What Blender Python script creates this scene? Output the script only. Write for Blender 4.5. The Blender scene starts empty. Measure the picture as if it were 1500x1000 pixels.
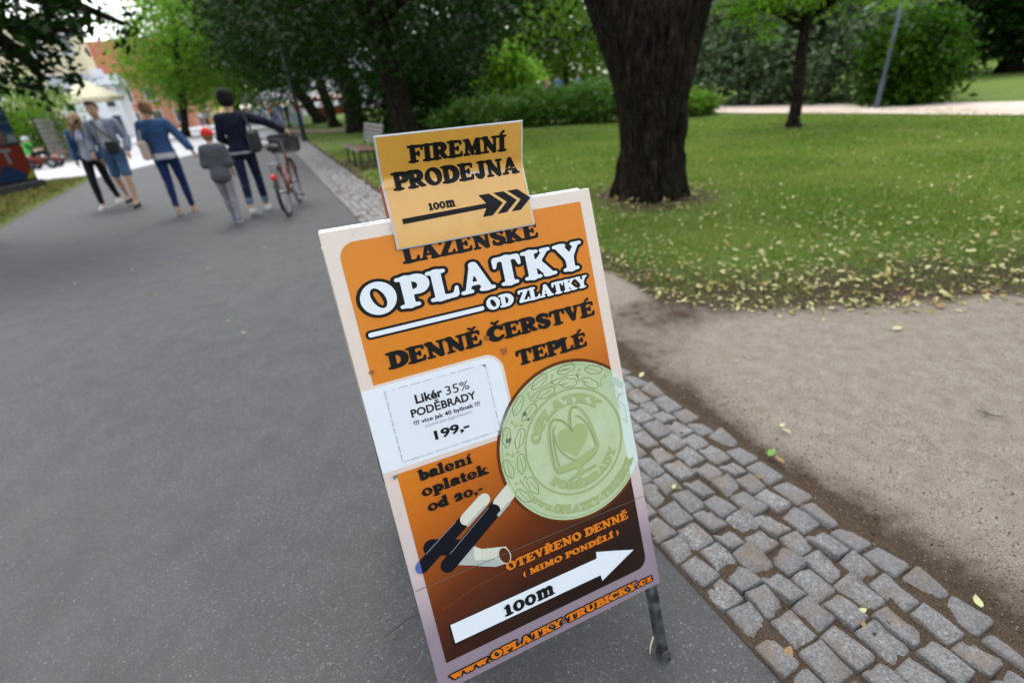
import bpy, bmesh, math, random
import numpy as np
from mathutils import Matrix, Vector

random.seed(7)
RNG = np.random.default_rng(7)
PI = math.pi
scene = bpy.context.scene
COL = scene.collection

# ---------------------------------------------------------------- camera
FPX, CAMH = 712.0, 1.45                       # focal length in pixels of a 1500 px wide picture, camera height
def _cam_axes():
    n = np.array([875 - 750.0, -(1850 - 500.0), -FPX]); n /= np.linalg.norm(n)
    up = -n
    fw = np.array([0, 0, -1.0]); fw = fw - up * fw.dot(up); fw /= np.linalg.norm(fw)
    rt = np.cross(fw, up)
    return np.stack([rt, fw, up])
RCAM = _cam_axes()
CPOS = np.array([0, 0, CAMH])
cam = bpy.data.cameras.new('camera')
cam_o = bpy.data.objects.new('camera', cam)
COL.objects.link(cam_o)
_m = Matrix([list(r) for r in RCAM]).to_4x4()
_m.translation = Vector(CPOS)
cam_o.matrix_world = _m
cam.sensor_fit = 'HORIZONTAL'
cam.sensor_width = 36.0
cam.lens = FPX / 1500 * 36.0
cam.clip_start = 0.05
cam.clip_end = 3000
cam.dof.use_dof = True
cam.dof.focus_distance = 1.03
cam.dof.aperture_fstop = 2.0
cam.dof.aperture_blades = 0
scene.camera = cam_o

# ---------------------------------------------------------------- sky, sun, exposure
SUN_EL, SUN_AZ = math.radians(64), math.radians(348)      # azimuth measured clockwise from +Y
world = bpy.data.worlds.new('World'); scene.world = world
world.use_nodes = True
nt = world.node_tree; nt.nodes.clear()
sky = nt.nodes.new('ShaderNodeTexSky'); sky.sky_type = 'NISHITA'; sky.sun_disc = False
sky.sun_elevation = SUN_EL; sky.sun_rotation = SUN_AZ
sky.air_density = 1.4; sky.dust_density = 1.2; sky.ozone_density = 1.0
hsv = nt.nodes.new('ShaderNodeHueSaturation'); hsv.inputs['Saturation'].default_value = 0.25   # thin overcast: grey-white sky
bg = nt.nodes.new('ShaderNodeBackground'); bg.inputs['Strength'].default_value = 0.15
wo = nt.nodes.new('ShaderNodeOutputWorld')
nt.links.new(sky.outputs[0], hsv.inputs['Color']); nt.links.new(hsv.outputs[0], bg.inputs[0]); nt.links.new(bg.outputs[0], wo.inputs[0])
sun = bpy.data.lights.new('sun', 'SUN'); sun.energy = 0.7; sun.angle = math.radians(25); sun.color = (1.0, 0.95, 0.87)
sun_o = bpy.data.objects.new('sun', sun); COL.objects.link(sun_o)
sd = Vector((math.sin(SUN_AZ) * math.cos(SUN_EL), math.cos(SUN_AZ) * math.cos(SUN_EL), math.sin(SUN_EL)))
sun_o.rotation_euler = sd.to_track_quat('Z', 'Y').to_euler()
scene.view_settings.view_transform = 'Standard'; scene.view_settings.look = 'None'
scene.view_settings.exposure = 1.52; scene.view_settings.gamma = 1; scene.view_settings.use_curve_mapping = False
scene.render.engine = 'CYCLES'
scene.cycles.use_denoising = True
scene.cycles.max_bounces = 8; scene.cycles.diffuse_bounces = 4; scene.cycles.transmission_bounces = 4
scene.cycles.transparent_max_bounces = 8

# ---------------------------------------------------------------- where a picture point lies in the place
def ray(px, py):
    d = RCAM @ np.array([px - 750.0, 500.0 - py, -FPX]); return d / np.linalg.norm(d)
def G(px, py, z=0.0):                      # the ground point seen at a picture point
    d = ray(px, py); t = (z - CAMH) / d[2]; return CPOS + d * t
def AT(px, py, dist):                      # the point at a given ground distance
    d = ray(px, py); t = dist / math.hypot(d[0], d[1]); return CPOS + d * t

# ---------------------------------------------------------------- object helpers
def tag(o, label=None, cat=None, group=None, kind=None):
    if label: o['label'] = label
    if cat: o['category'] = cat
    if group: o['group'] = group
    if kind: o['kind'] = kind
    return o
def empty(name, loc=(0, 0, 0), rz=0.0):
    o = bpy.data.objects.new(name, None); COL.objects.link(o)
    o.location = loc; o.rotation_euler = (0, 0, rz); o.empty_display_size = 0.1
    return o
def link(name, me, parent=None, mat=None):
    if mat is not None:
        me.materials.clear(); me.materials.append(mat)
    o = bpy.data.objects.new(name, me); COL.objects.link(o)
    if parent is not None: o.parent = parent
    return o
def pymesh(name, v, f, smooth=False):
    me = bpy.data.meshes.new(name); me.from_pydata([tuple(map(float, p)) for p in v], [], [tuple(map(int, q)) for q in f])
    if smooth: me.polygons.foreach_set('use_smooth', [True] * len(me.polygons))
    me.update(); return me
def npmesh(name, v, f, smooth=False):      # v (N,3), f (M,k)
    v = np.asarray(v, np.float32); f = np.asarray(f, np.int32); k = f.shape[1]
    me = bpy.data.meshes.new(name)
    me.vertices.add(len(v)); me.vertices.foreach_set('co', v.ravel())
    me.loops.add(f.size); me.loops.foreach_set('vertex_index', f.ravel())
    me.polygons.add(len(f)); me.polygons.foreach_set('loop_start', np.arange(0, f.size, k, dtype=np.int32))
    me.polygons.foreach_set('loop_total', np.full(len(f), k, np.int32))
    if smooth: me.polygons.foreach_set('use_smooth', np.ones(len(f), bool))
    me.update(calc_edges=True); return me
def copy_tree(o, parent=None):
    c = o.copy(); COL.objects.link(c)
    if parent is not None: c.parent = parent
    for ch in list(o.children): copy_tree(ch, c)
    return c

class MB:                                   # collects simple shapes into one mesh
    def __init__(s): s.v = []; s.f = []
    def add(s, v, f):
        b = len(s.v); s.v += [tuple(p) for p in v]; s.f += [tuple(i + b for i in q) for q in f]; return s
    def box(s, c, d, rot=None, bev=0.0):
        hx, hy, hz = d[0] / 2, d[1] / 2, d[2] / 2
        if bev:
            b = min(bev, hx * .9, hy * .9, hz * .9); v = []
            for x, y, z in ((hx, hy - b, hz - b), (hx - b, hy, hz - b), (hx - b, hy - b, hz)):
                for sx in (-1, 1):
                    for sy in (-1, 1):
                        for sz in (-1, 1): v.append(Vector((x * sx, y * sy, z * sz)))
            bm = bmesh.new(); vs = [bm.verts.new(p) for p in v]
            r = bmesh.ops.convex_hull(bm, input=vs); bm.verts.index_update()
            vv = [p.co.copy() for p in bm.verts]; ff = [[p.index for p in q.verts] for q in bm.faces]; bm.free()
        else:
            vv = [Vector((x, y, z)) for x in (-hx, hx) for y in (-hy, hy) for z in (-hz, hz)]
            ff = [(0, 1, 3, 2), (4, 6, 7, 5), (0, 4, 5, 1), (2, 3, 7, 6), (0, 2, 6, 4), (1, 5, 7, 3)]
        if rot is not None: vv = [rot @ p for p in vv]
        return s.add([p + Vector(c) for p in vv], ff)
    def tube(s, pts, rad, n=10, cap=True):
        pts = [Vector(p) for p in pts]; m = len(pts)
        if not hasattr(rad, '__len__'): rad = [rad] * m
        t0 = (pts[1] - pts[0]).normalized()
        a = t0.orthogonal().normalized(); rings = []
        for i, p in enumerate(pts):
            t = (pts[min(i + 1, m - 1)] - pts[max(i - 1, 0)]).normalized()
            a = (a - t * a.dot(t)).normalized(); b = t.cross(a)
            rings.append([p + (a * math.cos(2 * PI * k / n) + b * math.sin(2 * PI * k / n)) * rad[i] for k in range(n)])
        v = [q for r in rings for q in r]; f = []
        for i in range(m - 1):
            for k in range(n):
                f.append((i * n + k, i * n + (k + 1) % n, (i + 1) * n + (k + 1) % n, (i + 1) * n + k))
        if cap: f.append(tuple(range(n))[::-1]); f.append(tuple((m - 1) * n + k for k in range(n)))
        return s.add(v, f)
    def lathe(s, prof, c=(0, 0, 0), n=20, rot=None):
        v = []; f = []
        for r, z in prof:
            for k in range(n):
                p = Vector((r * math.cos(2 * PI * k / n), r * math.sin(2 * PI * k / n), z))
                if rot is not None: p = rot @ p
                v.append(p + Vector(c))
        for i in range(len(prof) - 1):
            for k in range(n):
                f.append((i * n + k, i * n + (k + 1) % n, (i + 1) * n + (k + 1) % n, (i + 1) * n + k))
        return s.add(v, f)
    def torus(s, c, R_, r, axis='X', n=40, m=8):
        v = []; f = []
        for i in range(n):
            a = 2 * PI * i / n
            for j in range(m):
                b = 2 * PI * j / m; q = R_ + r * math.cos(b); h = r * math.sin(b)
                p = (h, q * math.cos(a), q * math.sin(a)) if axis == 'X' else (q * math.cos(a), q * math.sin(a), h)
                v.append(Vector(p) + Vector(c))
        for i in range(n):
            for j in range(m):
                f.append((i * m + j, ((i + 1) % n) * m + j, ((i + 1) % n) * m + (j + 1) % m, i * m + (j + 1) % m))
        return s.add(v, f)
    def poly(s, pts, f=None):
        return s.add(pts, [tuple(range(len(pts)))] if f is None else f)
    def mesh(s, name, smooth=False): return pymesh(name, s.v, s.f, smooth)
    def build(s, name, mat, parent=None, smooth=False):
        return link(name, s.mesh(name, smooth), parent, mat)

# ---------------------------------------------------------------- materials
def srgb(r, g, b, k=1.0):
    f = lambda c: (c / 255 / 12.92 if c / 255 <= .04045 else ((c / 255 + .055) / 1.055) ** 2.4) * k
    return (f(r), f(g), f(b), 1)
class NT:
    def __init__(s, name):
        s.m = bpy.data.materials.new(name); s.m.use_nodes = True; s.t = s.m.node_tree
        s.b = s.t.nodes['Principled BSDF']; s.out = s.t.nodes['Material Output']
    def n(s, typ, **kw):
        nd = s.t.nodes.new(typ)
        for k, v in kw.items():
            if k.startswith('i_'):
                key = k[2:]; nd.inputs[int(key) if key.isdigit() else key.replace('_', ' ')].default_value = v
            else: setattr(nd, k, v)
        return nd
    def l(s, a, b): s.t.links.new(a, b)
    def coord(s, kind='Object'): return s.n('ShaderNodeTexCoord').outputs[kind]
    def noise(s, scale, detail=4, rough=.55, co=None, dist=0.0):
        nd = s.n('ShaderNodeTexNoise'); nd.inputs['Scale'].default_value = scale; nd.inputs['Detail'].default_value = detail
        nd.inputs['Roughness'].default_value = rough; nd.inputs['Distortion'].default_value = dist
        if co is not None: s.l(co, nd.inputs['Vector'])
        return nd.outputs['Fac']
    def vor(s, scale, co=None, feature='F1', out='Distance'):
        nd = s.n('ShaderNodeTexVoronoi', feature=feature); nd.inputs['Scale'].default_value = scale
        if co is not None: s.l(co, nd.inputs['Vector'])
        return nd.outputs[out]
    def ramp(s, fac, stops):
        nd = s.n('ShaderNodeValToRGB'); e = nd.color_ramp.elements
        while len(e) < len(stops): e.new(0.5)
        for i, (p, c) in enumerate(stops):
            e[i].position = p; e[i].color = c if hasattr(c, '__len__') else (c, c, c, 1)
        s.l(fac, nd.inputs[0]); return nd.outputs[0]
    def mix(s, fac, a, b, blend='MIX'):
        nd = s.n('ShaderNodeMix', data_type='RGBA', blend_type=blend)
        for inp, x in ((nd.inputs[0], fac), (nd.inputs[6], a), (nd.inputs[7], b)):
            if hasattr(x, 'is_output'): s.l(x, inp)
            else: inp.default_value = x
        return nd.outputs[2]
    def math(s, op, a, b=0.0, clamp=False):
        nd = s.n('ShaderNodeMath', operation=op, use_clamp=clamp)
        for inp, x in ((nd.inputs[0], a), (nd.inputs[1], b)):
            if hasattr(x, 'is_output'): s.l(x, inp)
            else: inp.default_value = x
        return nd.outputs[0]
    def bump(s, h, strength=.3, dist=.01):
        nd = s.n('ShaderNodeBump'); nd.inputs['Strength'].default_value = strength; nd.inputs['Distance'].default_value = dist
        s.l(h, nd.inputs['Height']); s.l(nd.outputs[0], s.b.inputs['Normal'])
    def set(s, col=None, rough=.6, spec=.4, metal=0.0):
        if col is not None:
            if hasattr(col, 'is_output'): s.l(col, s.b.inputs['Base Color'])
            else: s.b.inputs['Base Color'].default_value = col
        if hasattr(rough, 'is_output'): s.l(rough, s.b.inputs['Roughness'])
        else: s.b.inputs['Roughness'].default_value = rough
        s.b.inputs['Specular IOR Level'].default_value = spec; s.b.inputs['Metallic'].default_value = metal
        return s.m
def simple(name, col, rough=.6, spec=.4, metal=0.0, var=.12, scale=8.0, bump=0.0):
    t = NT(name); co = t.coord()
    nf = t.noise(scale, 5, .6, co)
    c = t.mix(t.ramp(nf, [(.3, 0.0), (.7, 1.0)]), tuple(x * (1 - var) for x in col[:3]) + (1,), tuple(min(1, x * (1 + var)) for x in col[:3]) + (1,))
    if bump: t.bump(t.noise(scale * 6, 4, .6, co), bump, .005)
    return t.set(c, rough, spec, metal)
def fabric(name, col, var=.18, weave=220):
    t = NT(name); co = t.coord()
    a = t.noise(9, 4, .6, co); w = t.noise(weave, 2, .5, co)
    c = t.mix(t.ramp(a, [(.3, 0.0), (.72, 1.0)]), tuple(x * (1 - var) for x in col[:3]) + (1,), tuple(min(1, x * (1 + var)) for x in col[:3]) + (1,))
    c = t.mix(t.math('MULTIPLY', w, .35), c, tuple(x * .6 for x in col[:3]) + (1,))
    t.bump(t.math('ADD', t.math('MULTIPLY', t.noise(14, 3, .5, co), 1.0), t.math('MULTIPLY', w, .1)), .5, .02)
    return t.set(c, .85, .2)
def leafmat(name, dark, light, trans=.35, rough=.45):
    t = NT(name)
    geo = t.n('ShaderNodeNewGeometry')
    c = t.ramp(geo.outputs['Random Per Island'], [(0, dark), (.55, tuple((a + b) / 2 for a, b in zip(dark, light))), (1, light)])
    big = t.noise(.55, 3, .5, t.coord())
    c = t.mix(t.ramp(big, [(.35, 0.0), (.7, .6)]), c, tuple(x * 1.25 for x in light[:3]) + (1,))
    t.set(c, rough, .06)
    tr = t.n('ShaderNodeBsdfTranslucent'); mx = t.n('ShaderNodeMixShader'); mx.inputs[0].default_value = trans
    t.l(t.mix(.5, c, (light[0] * 1.5, light[1] * 1.9, light[2] * .8, 1)), tr.inputs[0])
    t.l(t.b.outputs[0], mx.inputs[1]); t.l(tr.outputs[0], mx.inputs[2]); t.l(mx.outputs[0], t.out.inputs[0])
    return t.m

# value noise in numpy, for uneven edges and stones
def vnoise(x, y, seed=0, scale=1.0):
    x = np.asarray(x, float) * scale; y = np.asarray(y, float) * scale
    xi = np.floor(x).astype(np.int64); yi = np.floor(y).astype(np.int64); fx = x - xi; fy = y - yi
    fx = fx * fx * (3 - 2 * fx); fy = fy * fy * (3 - 2 * fy)
    def h(a, b):
        n = (a * 374761393 + b * 668265263 + seed * 1442695041) & 0xffffffff
        n = ((n ^ (n >> 13)) * 1274126177) & 0xffffffff
        return ((n ^ (n >> 16)) & 0xffff) / 65535.0
    return (h(xi, yi) * (1 - fx) + h(xi + 1, yi) * fx) * (1 - fy) + (h(xi, yi + 1) * (1 - fx) + h(xi + 1, yi + 1) * fx) * fy
def fnoise(x, y, seed=0, scale=1.0, oct=4):
    s = 0; a = 1; t = 0
    for o in range(oct):
        s = s + a * vnoise(x, y, seed + o * 17, scale * 2 ** o); t += a; a *= .5
    return s / t
# ================================================================ THE SETTING
def lerp_y(pts):
    xs = np.array([p[0] for p in pts], float); ys = np.array([p[1] for p in pts], float)
    return lambda x: np.interp(x, xs, ys)
def strip_left(y): return .93 - .427 * y            # asphalt meets the setts
def strip_right(y): return 1.60 - .420 * y          # setts meet soil and lawn
lawn_edge = lerp_y([(-.78, 5.7), (.25, 4.65), (.87, 3.95), (1.06, 3.40), (1.41, 3.12), (2.04, 2.88), (2.67, 2.80), (3.35, 2.82), (4.6, 2.95), (6.5, 2.7), (10, 2.3), (18, 1.0)])
def edge_at(x): return lawn_edge(x) + (fnoise(x, x * 0 + 3.3, 5, 1.7, 4) - .5) * .42
TREE = np.array([1.93, 6.32])

def sheet(name, pts, z, mat):
    o = link(name, pymesh(name, [(p[0], p[1], z) for p in pts], [tuple(range(len(pts)))]), None, mat)
    return tag(o, kind='structure')

# asphalt: dark binder, pale chips, worn and slightly stained
t = NT('asphalt'); co = t.coord()
chips = t.vor(230, co, out='Color'); sep = t.n('ShaderNodeSeparateColor'); t.l(chips, sep.inputs[0])
grain = t.noise(520, 3, .7, co); big = t.noise(.5, 5, .6, co); mid = t.noise(5, 5, .65, co)
c = t.ramp(sep.outputs[0], [(0, (.042, .042, .044, 1)), (.55, (.068, .068, .070, 1)), (.92, (.100, .100, .101, 1)), (1, (.24, .235, .23, 1))])
c = t.mix(t.math('MULTIPLY', grain, .6), c, (.045, .046, .05, 1))
c = t.mix(t.ramp(big, [(.32, 0.0), (.68, .6)]), c, (.086, .085, .084, 1))
c = t.mix(t.ramp(mid, [(.42, 0.0), (.72, .5)]), c, (.040, .040, .041, 1))
fl = t.vor(34, co, out='Distance'); fs = t.vor(34, co, out='Color'); sp2 = t.n('ShaderNodeSeparateColor'); t.l(fs, sp2.inputs[0])
fleck = t.math('MULTIPLY', t.math('LESS_THAN', fl, .075), t.math('GREATER_THAN', sp2.outputs[1], .60))
c = t.mix(t.math('MULTIPLY', fleck, .7), c, (.33, .32, .30, 1))
h = t.math('ADD', t.vor(230, co), t.math('MULTIPLY', grain, .5))
t.bump(h, .55, .004)
M_ASPHALT = t.set(c, .78, .35)
# soil / worn sand
def soil_mat(name, attr):
    t = NT(name); co = t.coord()
    at = t.n('ShaderNodeAttribute', attribute_name=attr)
    fine = t.noise(240, 4, .75, co); mid = t.noise(13, 6, .65, co); b2 = t.noise(2.2, 5, .6, co)
    sand = t.mix(t.ramp(mid, [(.3, 0.0), (.7, 1.0)]), (.345, .292, .235, 1), (.52, .46, .385, 1))
    sand = t.mix(t.ramp(fine, [(.42, .85), (.58, 0.0)]), sand, (.165, .127, .092, 1))
    humus = t.mix(t.ramp(fine, [(.35, 0.0), (.62, 1.0)]), (.030, .021, .014, 1), (.125, .088, .060, 1))
    k = t.math('ADD', at.outputs['Fac'], t.math('MULTIPLY', t.math('SUBTRACT', b2, .5), 1.0))
    k = t.math('ADD', k, t.math('MULTIPLY', t.math('SUBTRACT', mid, .5), .75))
    c = t.mix(t.ramp(k, [(.30, 0.0), (.75, 1.0)]), sand, humus)
    peb = t.vor(120, co, out='Color'); sp = t.n('ShaderNodeSeparateColor'); t.l(peb, sp.inputs[0])
    pd = t.vor(120, co)
    pm = t.math('MULTIPLY', t.math('LESS_THAN', pd, .28), t.math('GREATER_THAN', sp.outputs[0], .86))
    c = t.mix(t.math('MULTIPLY', pm, .8), c, (.36, .31, .25, 1))
    dk = t.math('MULTIPLY', t.math('LESS_THAN', pd, .30), t.math('LESS_THAN', sp.outputs[1], .10))
    c = t.mix(t.math('MULTIPLY', dk, .8), c, (.05, .035, .025, 1))
    t.bump(t.math('ADD', t.math('MULTIPLY', fine, .5), t.math('ADD', t.math('MULTIPLY', mid, 1.6), t.math('MULTIPLY', t.math('ADD', pm, dk), .7))), 1.0, .02)
    return t.set(c, .95, .15)
M_SOIL = soil_mat('soil', 'humus')
# grass mat under the blades
t = NT('lawn'); co = t.coord()
at = t.n('ShaderNodeAttribute', attribute_name='cover')
n1 = t.noise(.55, 5, .6, co); n2 = t.noise(14, 5, .7, co); n3 = t.noise(60, 4, .75, co)
gr = t.mix(t.ramp(n3, [(.3, 0.0), (.7, 1.0)]), (.060, .105, .020, 1), (.130, .205, .042, 1))
gr = t.mix(t.ramp(n1, [(.35, 0.0), (.68, .6)]), gr, (.165, .215, .055, 1))
gr = t.mix(t.ramp(n2, [(.56, 0.0), (.8, .6)]), gr, (.15, .135, .055, 1))
so = t.mix(t.ramp(n3, [(.35, 0.0), (.65, 1.0)]), (.030, .022, .014, 1), (.110, .080, .052, 1))
k = t.math('ADD', at.outputs['Fac'], t.math('MULTIPLY', t.math('SUBTRACT', n2, .5), .9))
t.bump(n3, .8, .03)
M_LAWN = t.set(t.mix(t.ramp(k, [(.35, 0.0), (.65, 1.0)]), so, gr), .95, .1)
# pale sandy path, plaza paving
def path_mat(name, a, b):
    t = NT(name); co = t.coord()
    c = t.mix(t.ramp(t.noise(3, 6, .65, co), [(.3, 0.0), (.7, 1.0)]), a, b)
    c = t.mix(t.ramp(t.noise(60, 4, .7, co), [(.45, 0.0), (.7, .4)]), c, tuple(x * .5 for x in a[:3]) + (1,))
    t.bump(t.noise(80, 4, .7, co), .4, .01)
    return t.set(c, .95, .15)
M_PATH = path_mat('sandy_path', (.50, .40, .34, 1), (.66, .55, .48, 1))
M_PLAZA = path_mat('sunlit_plaza_paving', (.40, .40, .41, 1), (.56, .56, .57, 1))  # real paving, its pale tone also stands in for sun on far asphalt
M_GRAVEL = path_mat('gravel_path', (.26, .20, .14, 1), (.36, .29, .21, 1))
t = NT('far_ground'); co = t.coord()
M_GROUND = t.set(t.mix(t.ramp(t.noise(.12, 5, .6, co), [(.35, 0.0), (.65, 1.0)]), (.045, .065, .02, 1), (.085, .11, .035, 1)), .95, .1)

sheet('ground', [(-700, -300), (700, -300), (700, 1200), (-700, 1200)], -.06, M_GROUND)
ys = np.linspace(-4, 24, 40)
sheet('asphalt_path', [(strip_left(y) - .0, y) for y in ys] + [(-12.6, 24), (-12.2, 19), (-12.05, 15.7), (-9.85, 11.1), (-8.53, 8.6), (-6.4, 4.5), (-2.0, -4)], 0.0, M_ASPHALT)
ys2 = np.linspace(13, 60, 30)
sheet('plaza', [(strip_left(y) + .0, y) for y in np.linspace(16, 62, 30)] + [(-20, 220), (-240, 220), (-240, -10), (-40, -10)], -.008, M_PLAZA)
# left verge, thin and yellow
gv = []
_v = [(-3.0, -4), (-6.4, 4.5), (-8.53, 8.6), (-9.85, 11.1), (-12.05, 15.7), (-12.9, 16.9), (-14.2, 16.6), (-19, 15), (-30, 10), (-30, -6)]
sheet('grass_verge', _v, .004, M_LAWN)
me = bpy.data.objects['grass_verge'].data; a = me.attributes.new('cover', 'FLOAT', 'POINT'); a.data.foreach_set('value', [.55] * len(_v))

# worn soil between setts and lawn
def grid(name, xs, y0, y1, n, z, mat, attr, val, power=1.0):
    V = []; A = []
    for x in xs:
        tt = np.linspace(0, 1, n) ** power
        yy = y0(x) + (y1(x) - y0(x)) * tt
        V.append(np.stack([np.full(n, x), yy, z(np.full(n, x), yy)], 1)); A.append(val(np.full(n, x), yy))
    V = np.concatenate(V); A = np.concatenate(A); m = len(xs)
    i = np.arange(m - 1)[:, None] * n + np.arange(n - 1)[None]
    F = np.stack([i, i + n, i + n + 1, i + 1], -1).reshape(-1, 4)
    me = npmesh(name, V, F, True); at = me.attributes.new(attr, 'FLOAT', 'POINT'); at.data.foreach_set('value', A.astype(np.float32))
    return tag(link(name, me, None, mat), kind='structure')
def humus(x, y):
    d = (x - strip_right(y)) * .92                       # distance from the setts
    e = edge_at(x) - y                                    # distance from the lawn
    a = np.exp(-np.maximum(d, 0) / .20) * 1.15 + np.exp(-np.maximum(e, 0) / .16) * .95
    a = a + .55 * np.exp(-(((x - 1.0) / .42) ** 2 + ((y - 2.95) / .42) ** 2)) + .5 * np.exp(-(((x - 2.0) / .5) ** 2 + ((y - .65) / .28) ** 2))
    return np.clip(a, 0, 1.3)
def soil_z(x, y): return .002 + .010 * fnoise(x, y, 9, 3.0, 3) + .012 * np.clip((x - strip_right(y)) / .5, 0, 1) - .006
xs = np.concatenate([np.linspace(-.78, 4, 110), np.linspace(4.15, 18, 50)])
grid('dirt_patch', xs, lambda x: max((1.60 - x) / .42, -4.0), lambda x: float(edge_at(np.array(x))) + .05, 70, soil_z, M_SOIL, 'humus', humus)
def cover(x, y):
    e = y - edge_at(x); b = np.where(x > -.78, np.clip(.12 + e / 1.7, -.2, 1), np.clip((x - strip_right(y)) / .6 + .25, 0, 1))
    d = np.hypot(x - TREE[0], y - TREE[1]); b = b * np.clip((d - .45) / .8, 0, 1)
    d2 = np.hypot(x + 3.4, y - 12.6); b = b * np.clip((d2 - .7) / 1.0, .15, 1)
    d3 = np.hypot(x - 7.3, y - 12.6); b = b * np.clip((d3 - .2) / .4, .1, 1)
    return b
def lawn_z(x, y): return .012 + .03 * fnoise(x, y, 21, .6, 3) * np.clip((y - 3) / 2, 0, 1) + .05 * np.exp(-((x - TREE[0]) ** 2 + (y - TREE[1]) ** 2) / .6)
xs = np.concatenate([np.linspace(-30, -3, 40), np.linspace(-2.8, 5, 110), np.linspace(5.2, 18, 60), np.linspace(19, 70, 30)])
def ly0(x):
    if x < -.78: return (1.60 - x) / .42
    if x > 18: return 1.0 - (x - 18)
    return float(edge_at(np.array(x)))
grid('lawn', xs, ly0, lambda x: 90.0, 120, lawn_z, M_LAWN, 'cover', cover, 3.0)

def ribbon(name, A_, B_, z, mat):
    n = len(A_); me = pymesh(name, [(x, y, z) for x, y in A_] + [(x, y, z) for x, y in B_], [(i, i + 1, n + i + 1, n + i) for i in range(n - 1)])
    return tag(link(name, me, None, mat), kind='structure')
def smooth_line(pts, n):
    pts = np.array(pts, float); s = np.r_[0, np.cumsum(np.hypot(*np.diff(pts, axis=0).T))]; q = np.linspace(0, s[-1], n)
    p = np.stack([np.interp(q, s, pts[:, 0]), np.interp(q, s, pts[:, 1])], 1)
    p[1:-1] += (np.stack([fnoise(q, q * 0, 3, .7), fnoise(q, q * 0 + 9, 8, .7)], 1)[1:-1] - .5) * .5
    return p
ribbon('sandy_path', smooth_line([(1, 34), (5.2, 23), (7.6, 17.9), (10.95, 10.5), (14, 3.5), (18, -8)], 60), smooth_line([(3, 36), (6.8, 25), (8.9, 21), (13.3, 12.9), (16.5, 6), (21, -7)], 60), .055, M_PATH)
ribbon('gravel_path', smooth_line([(-13.8, 34), (-9, 28.6), (-5, 26), (6, 23.5)], 30), smooth_line([(-15.5, 39), (-9.5, 31), (-5, 28.2), (6, 25.5)], 30), .055, M_GRAVEL)

# ---------------------------------------------------------------- granite setts
t = NT('sett_granite'); co = t.coord(); oi = t.n('ShaderNodeObjectInfo')
geo = t.n('ShaderNodeNewGeometry'); pos = geo.outputs['Position']
fine = t.noise(150, 6, .85, pos); mid = t.noise(48, 6, .75, pos); lo = t.noise(9, 3, .5, pos)
c = t.ramp(fine, [(.36, (.065, .064, .065, 1)), (.5, (.27, .265, .26, 1)), (.62, (.60, .59, .57, 1))])
c = t.mix(t.ramp(mid, [(.42, 0.0), (.70, .75)]), c, (.115, .110, .110, 1))
c = t.mix(t.math('MULTIPLY', oi.outputs['Random'], .55), c, (.175, .170, .175, 1))
c = t.mix(t.ramp(lo, [(.50, 0.0), (.70, .7)]), c, (.225, .170, .125, 1))
t.bump(t.math('ADD', t.math('MULTIPLY', mid, 1.0), t.math('MULTIPLY', fine, .6)), 1.0, .012)
M_SETT = t.set(c, .75, .4)
t = NT('joint_earth'); co = t.coord(); fine = t.noise(260, 4, .8, co); mid = t.noise(20, 4, .6, co)
c = t.ramp(fine, [(.36, (.022, .015, .010, 1)), (.50, (.115, .078, .052, 1)), (.62, (.30, .22, .15, 1))])
c = t.mix(t.ramp(mid, [(.45, 0.0), (.7, .55)]), c, (.17, .135, .10, 1))
t.bump(t.math('ADD', fine, mid), 1.0, .02); M_JOINT = t.set(c, .95, .1)
ys = np.linspace(-1.5, 30, 64)
strip = link('cobblestone_strip', pymesh('cobblestone_strip', [(strip_left(y) - .01, y, .0035) for y in ys] + [(strip_right(y) + .03, y, .0035) for y in ys], [(i, 64 + i, 65 + i, i + 1) for i in range(63)]), None, M_JOINT)
tag(strip, kind='structure')
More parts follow.
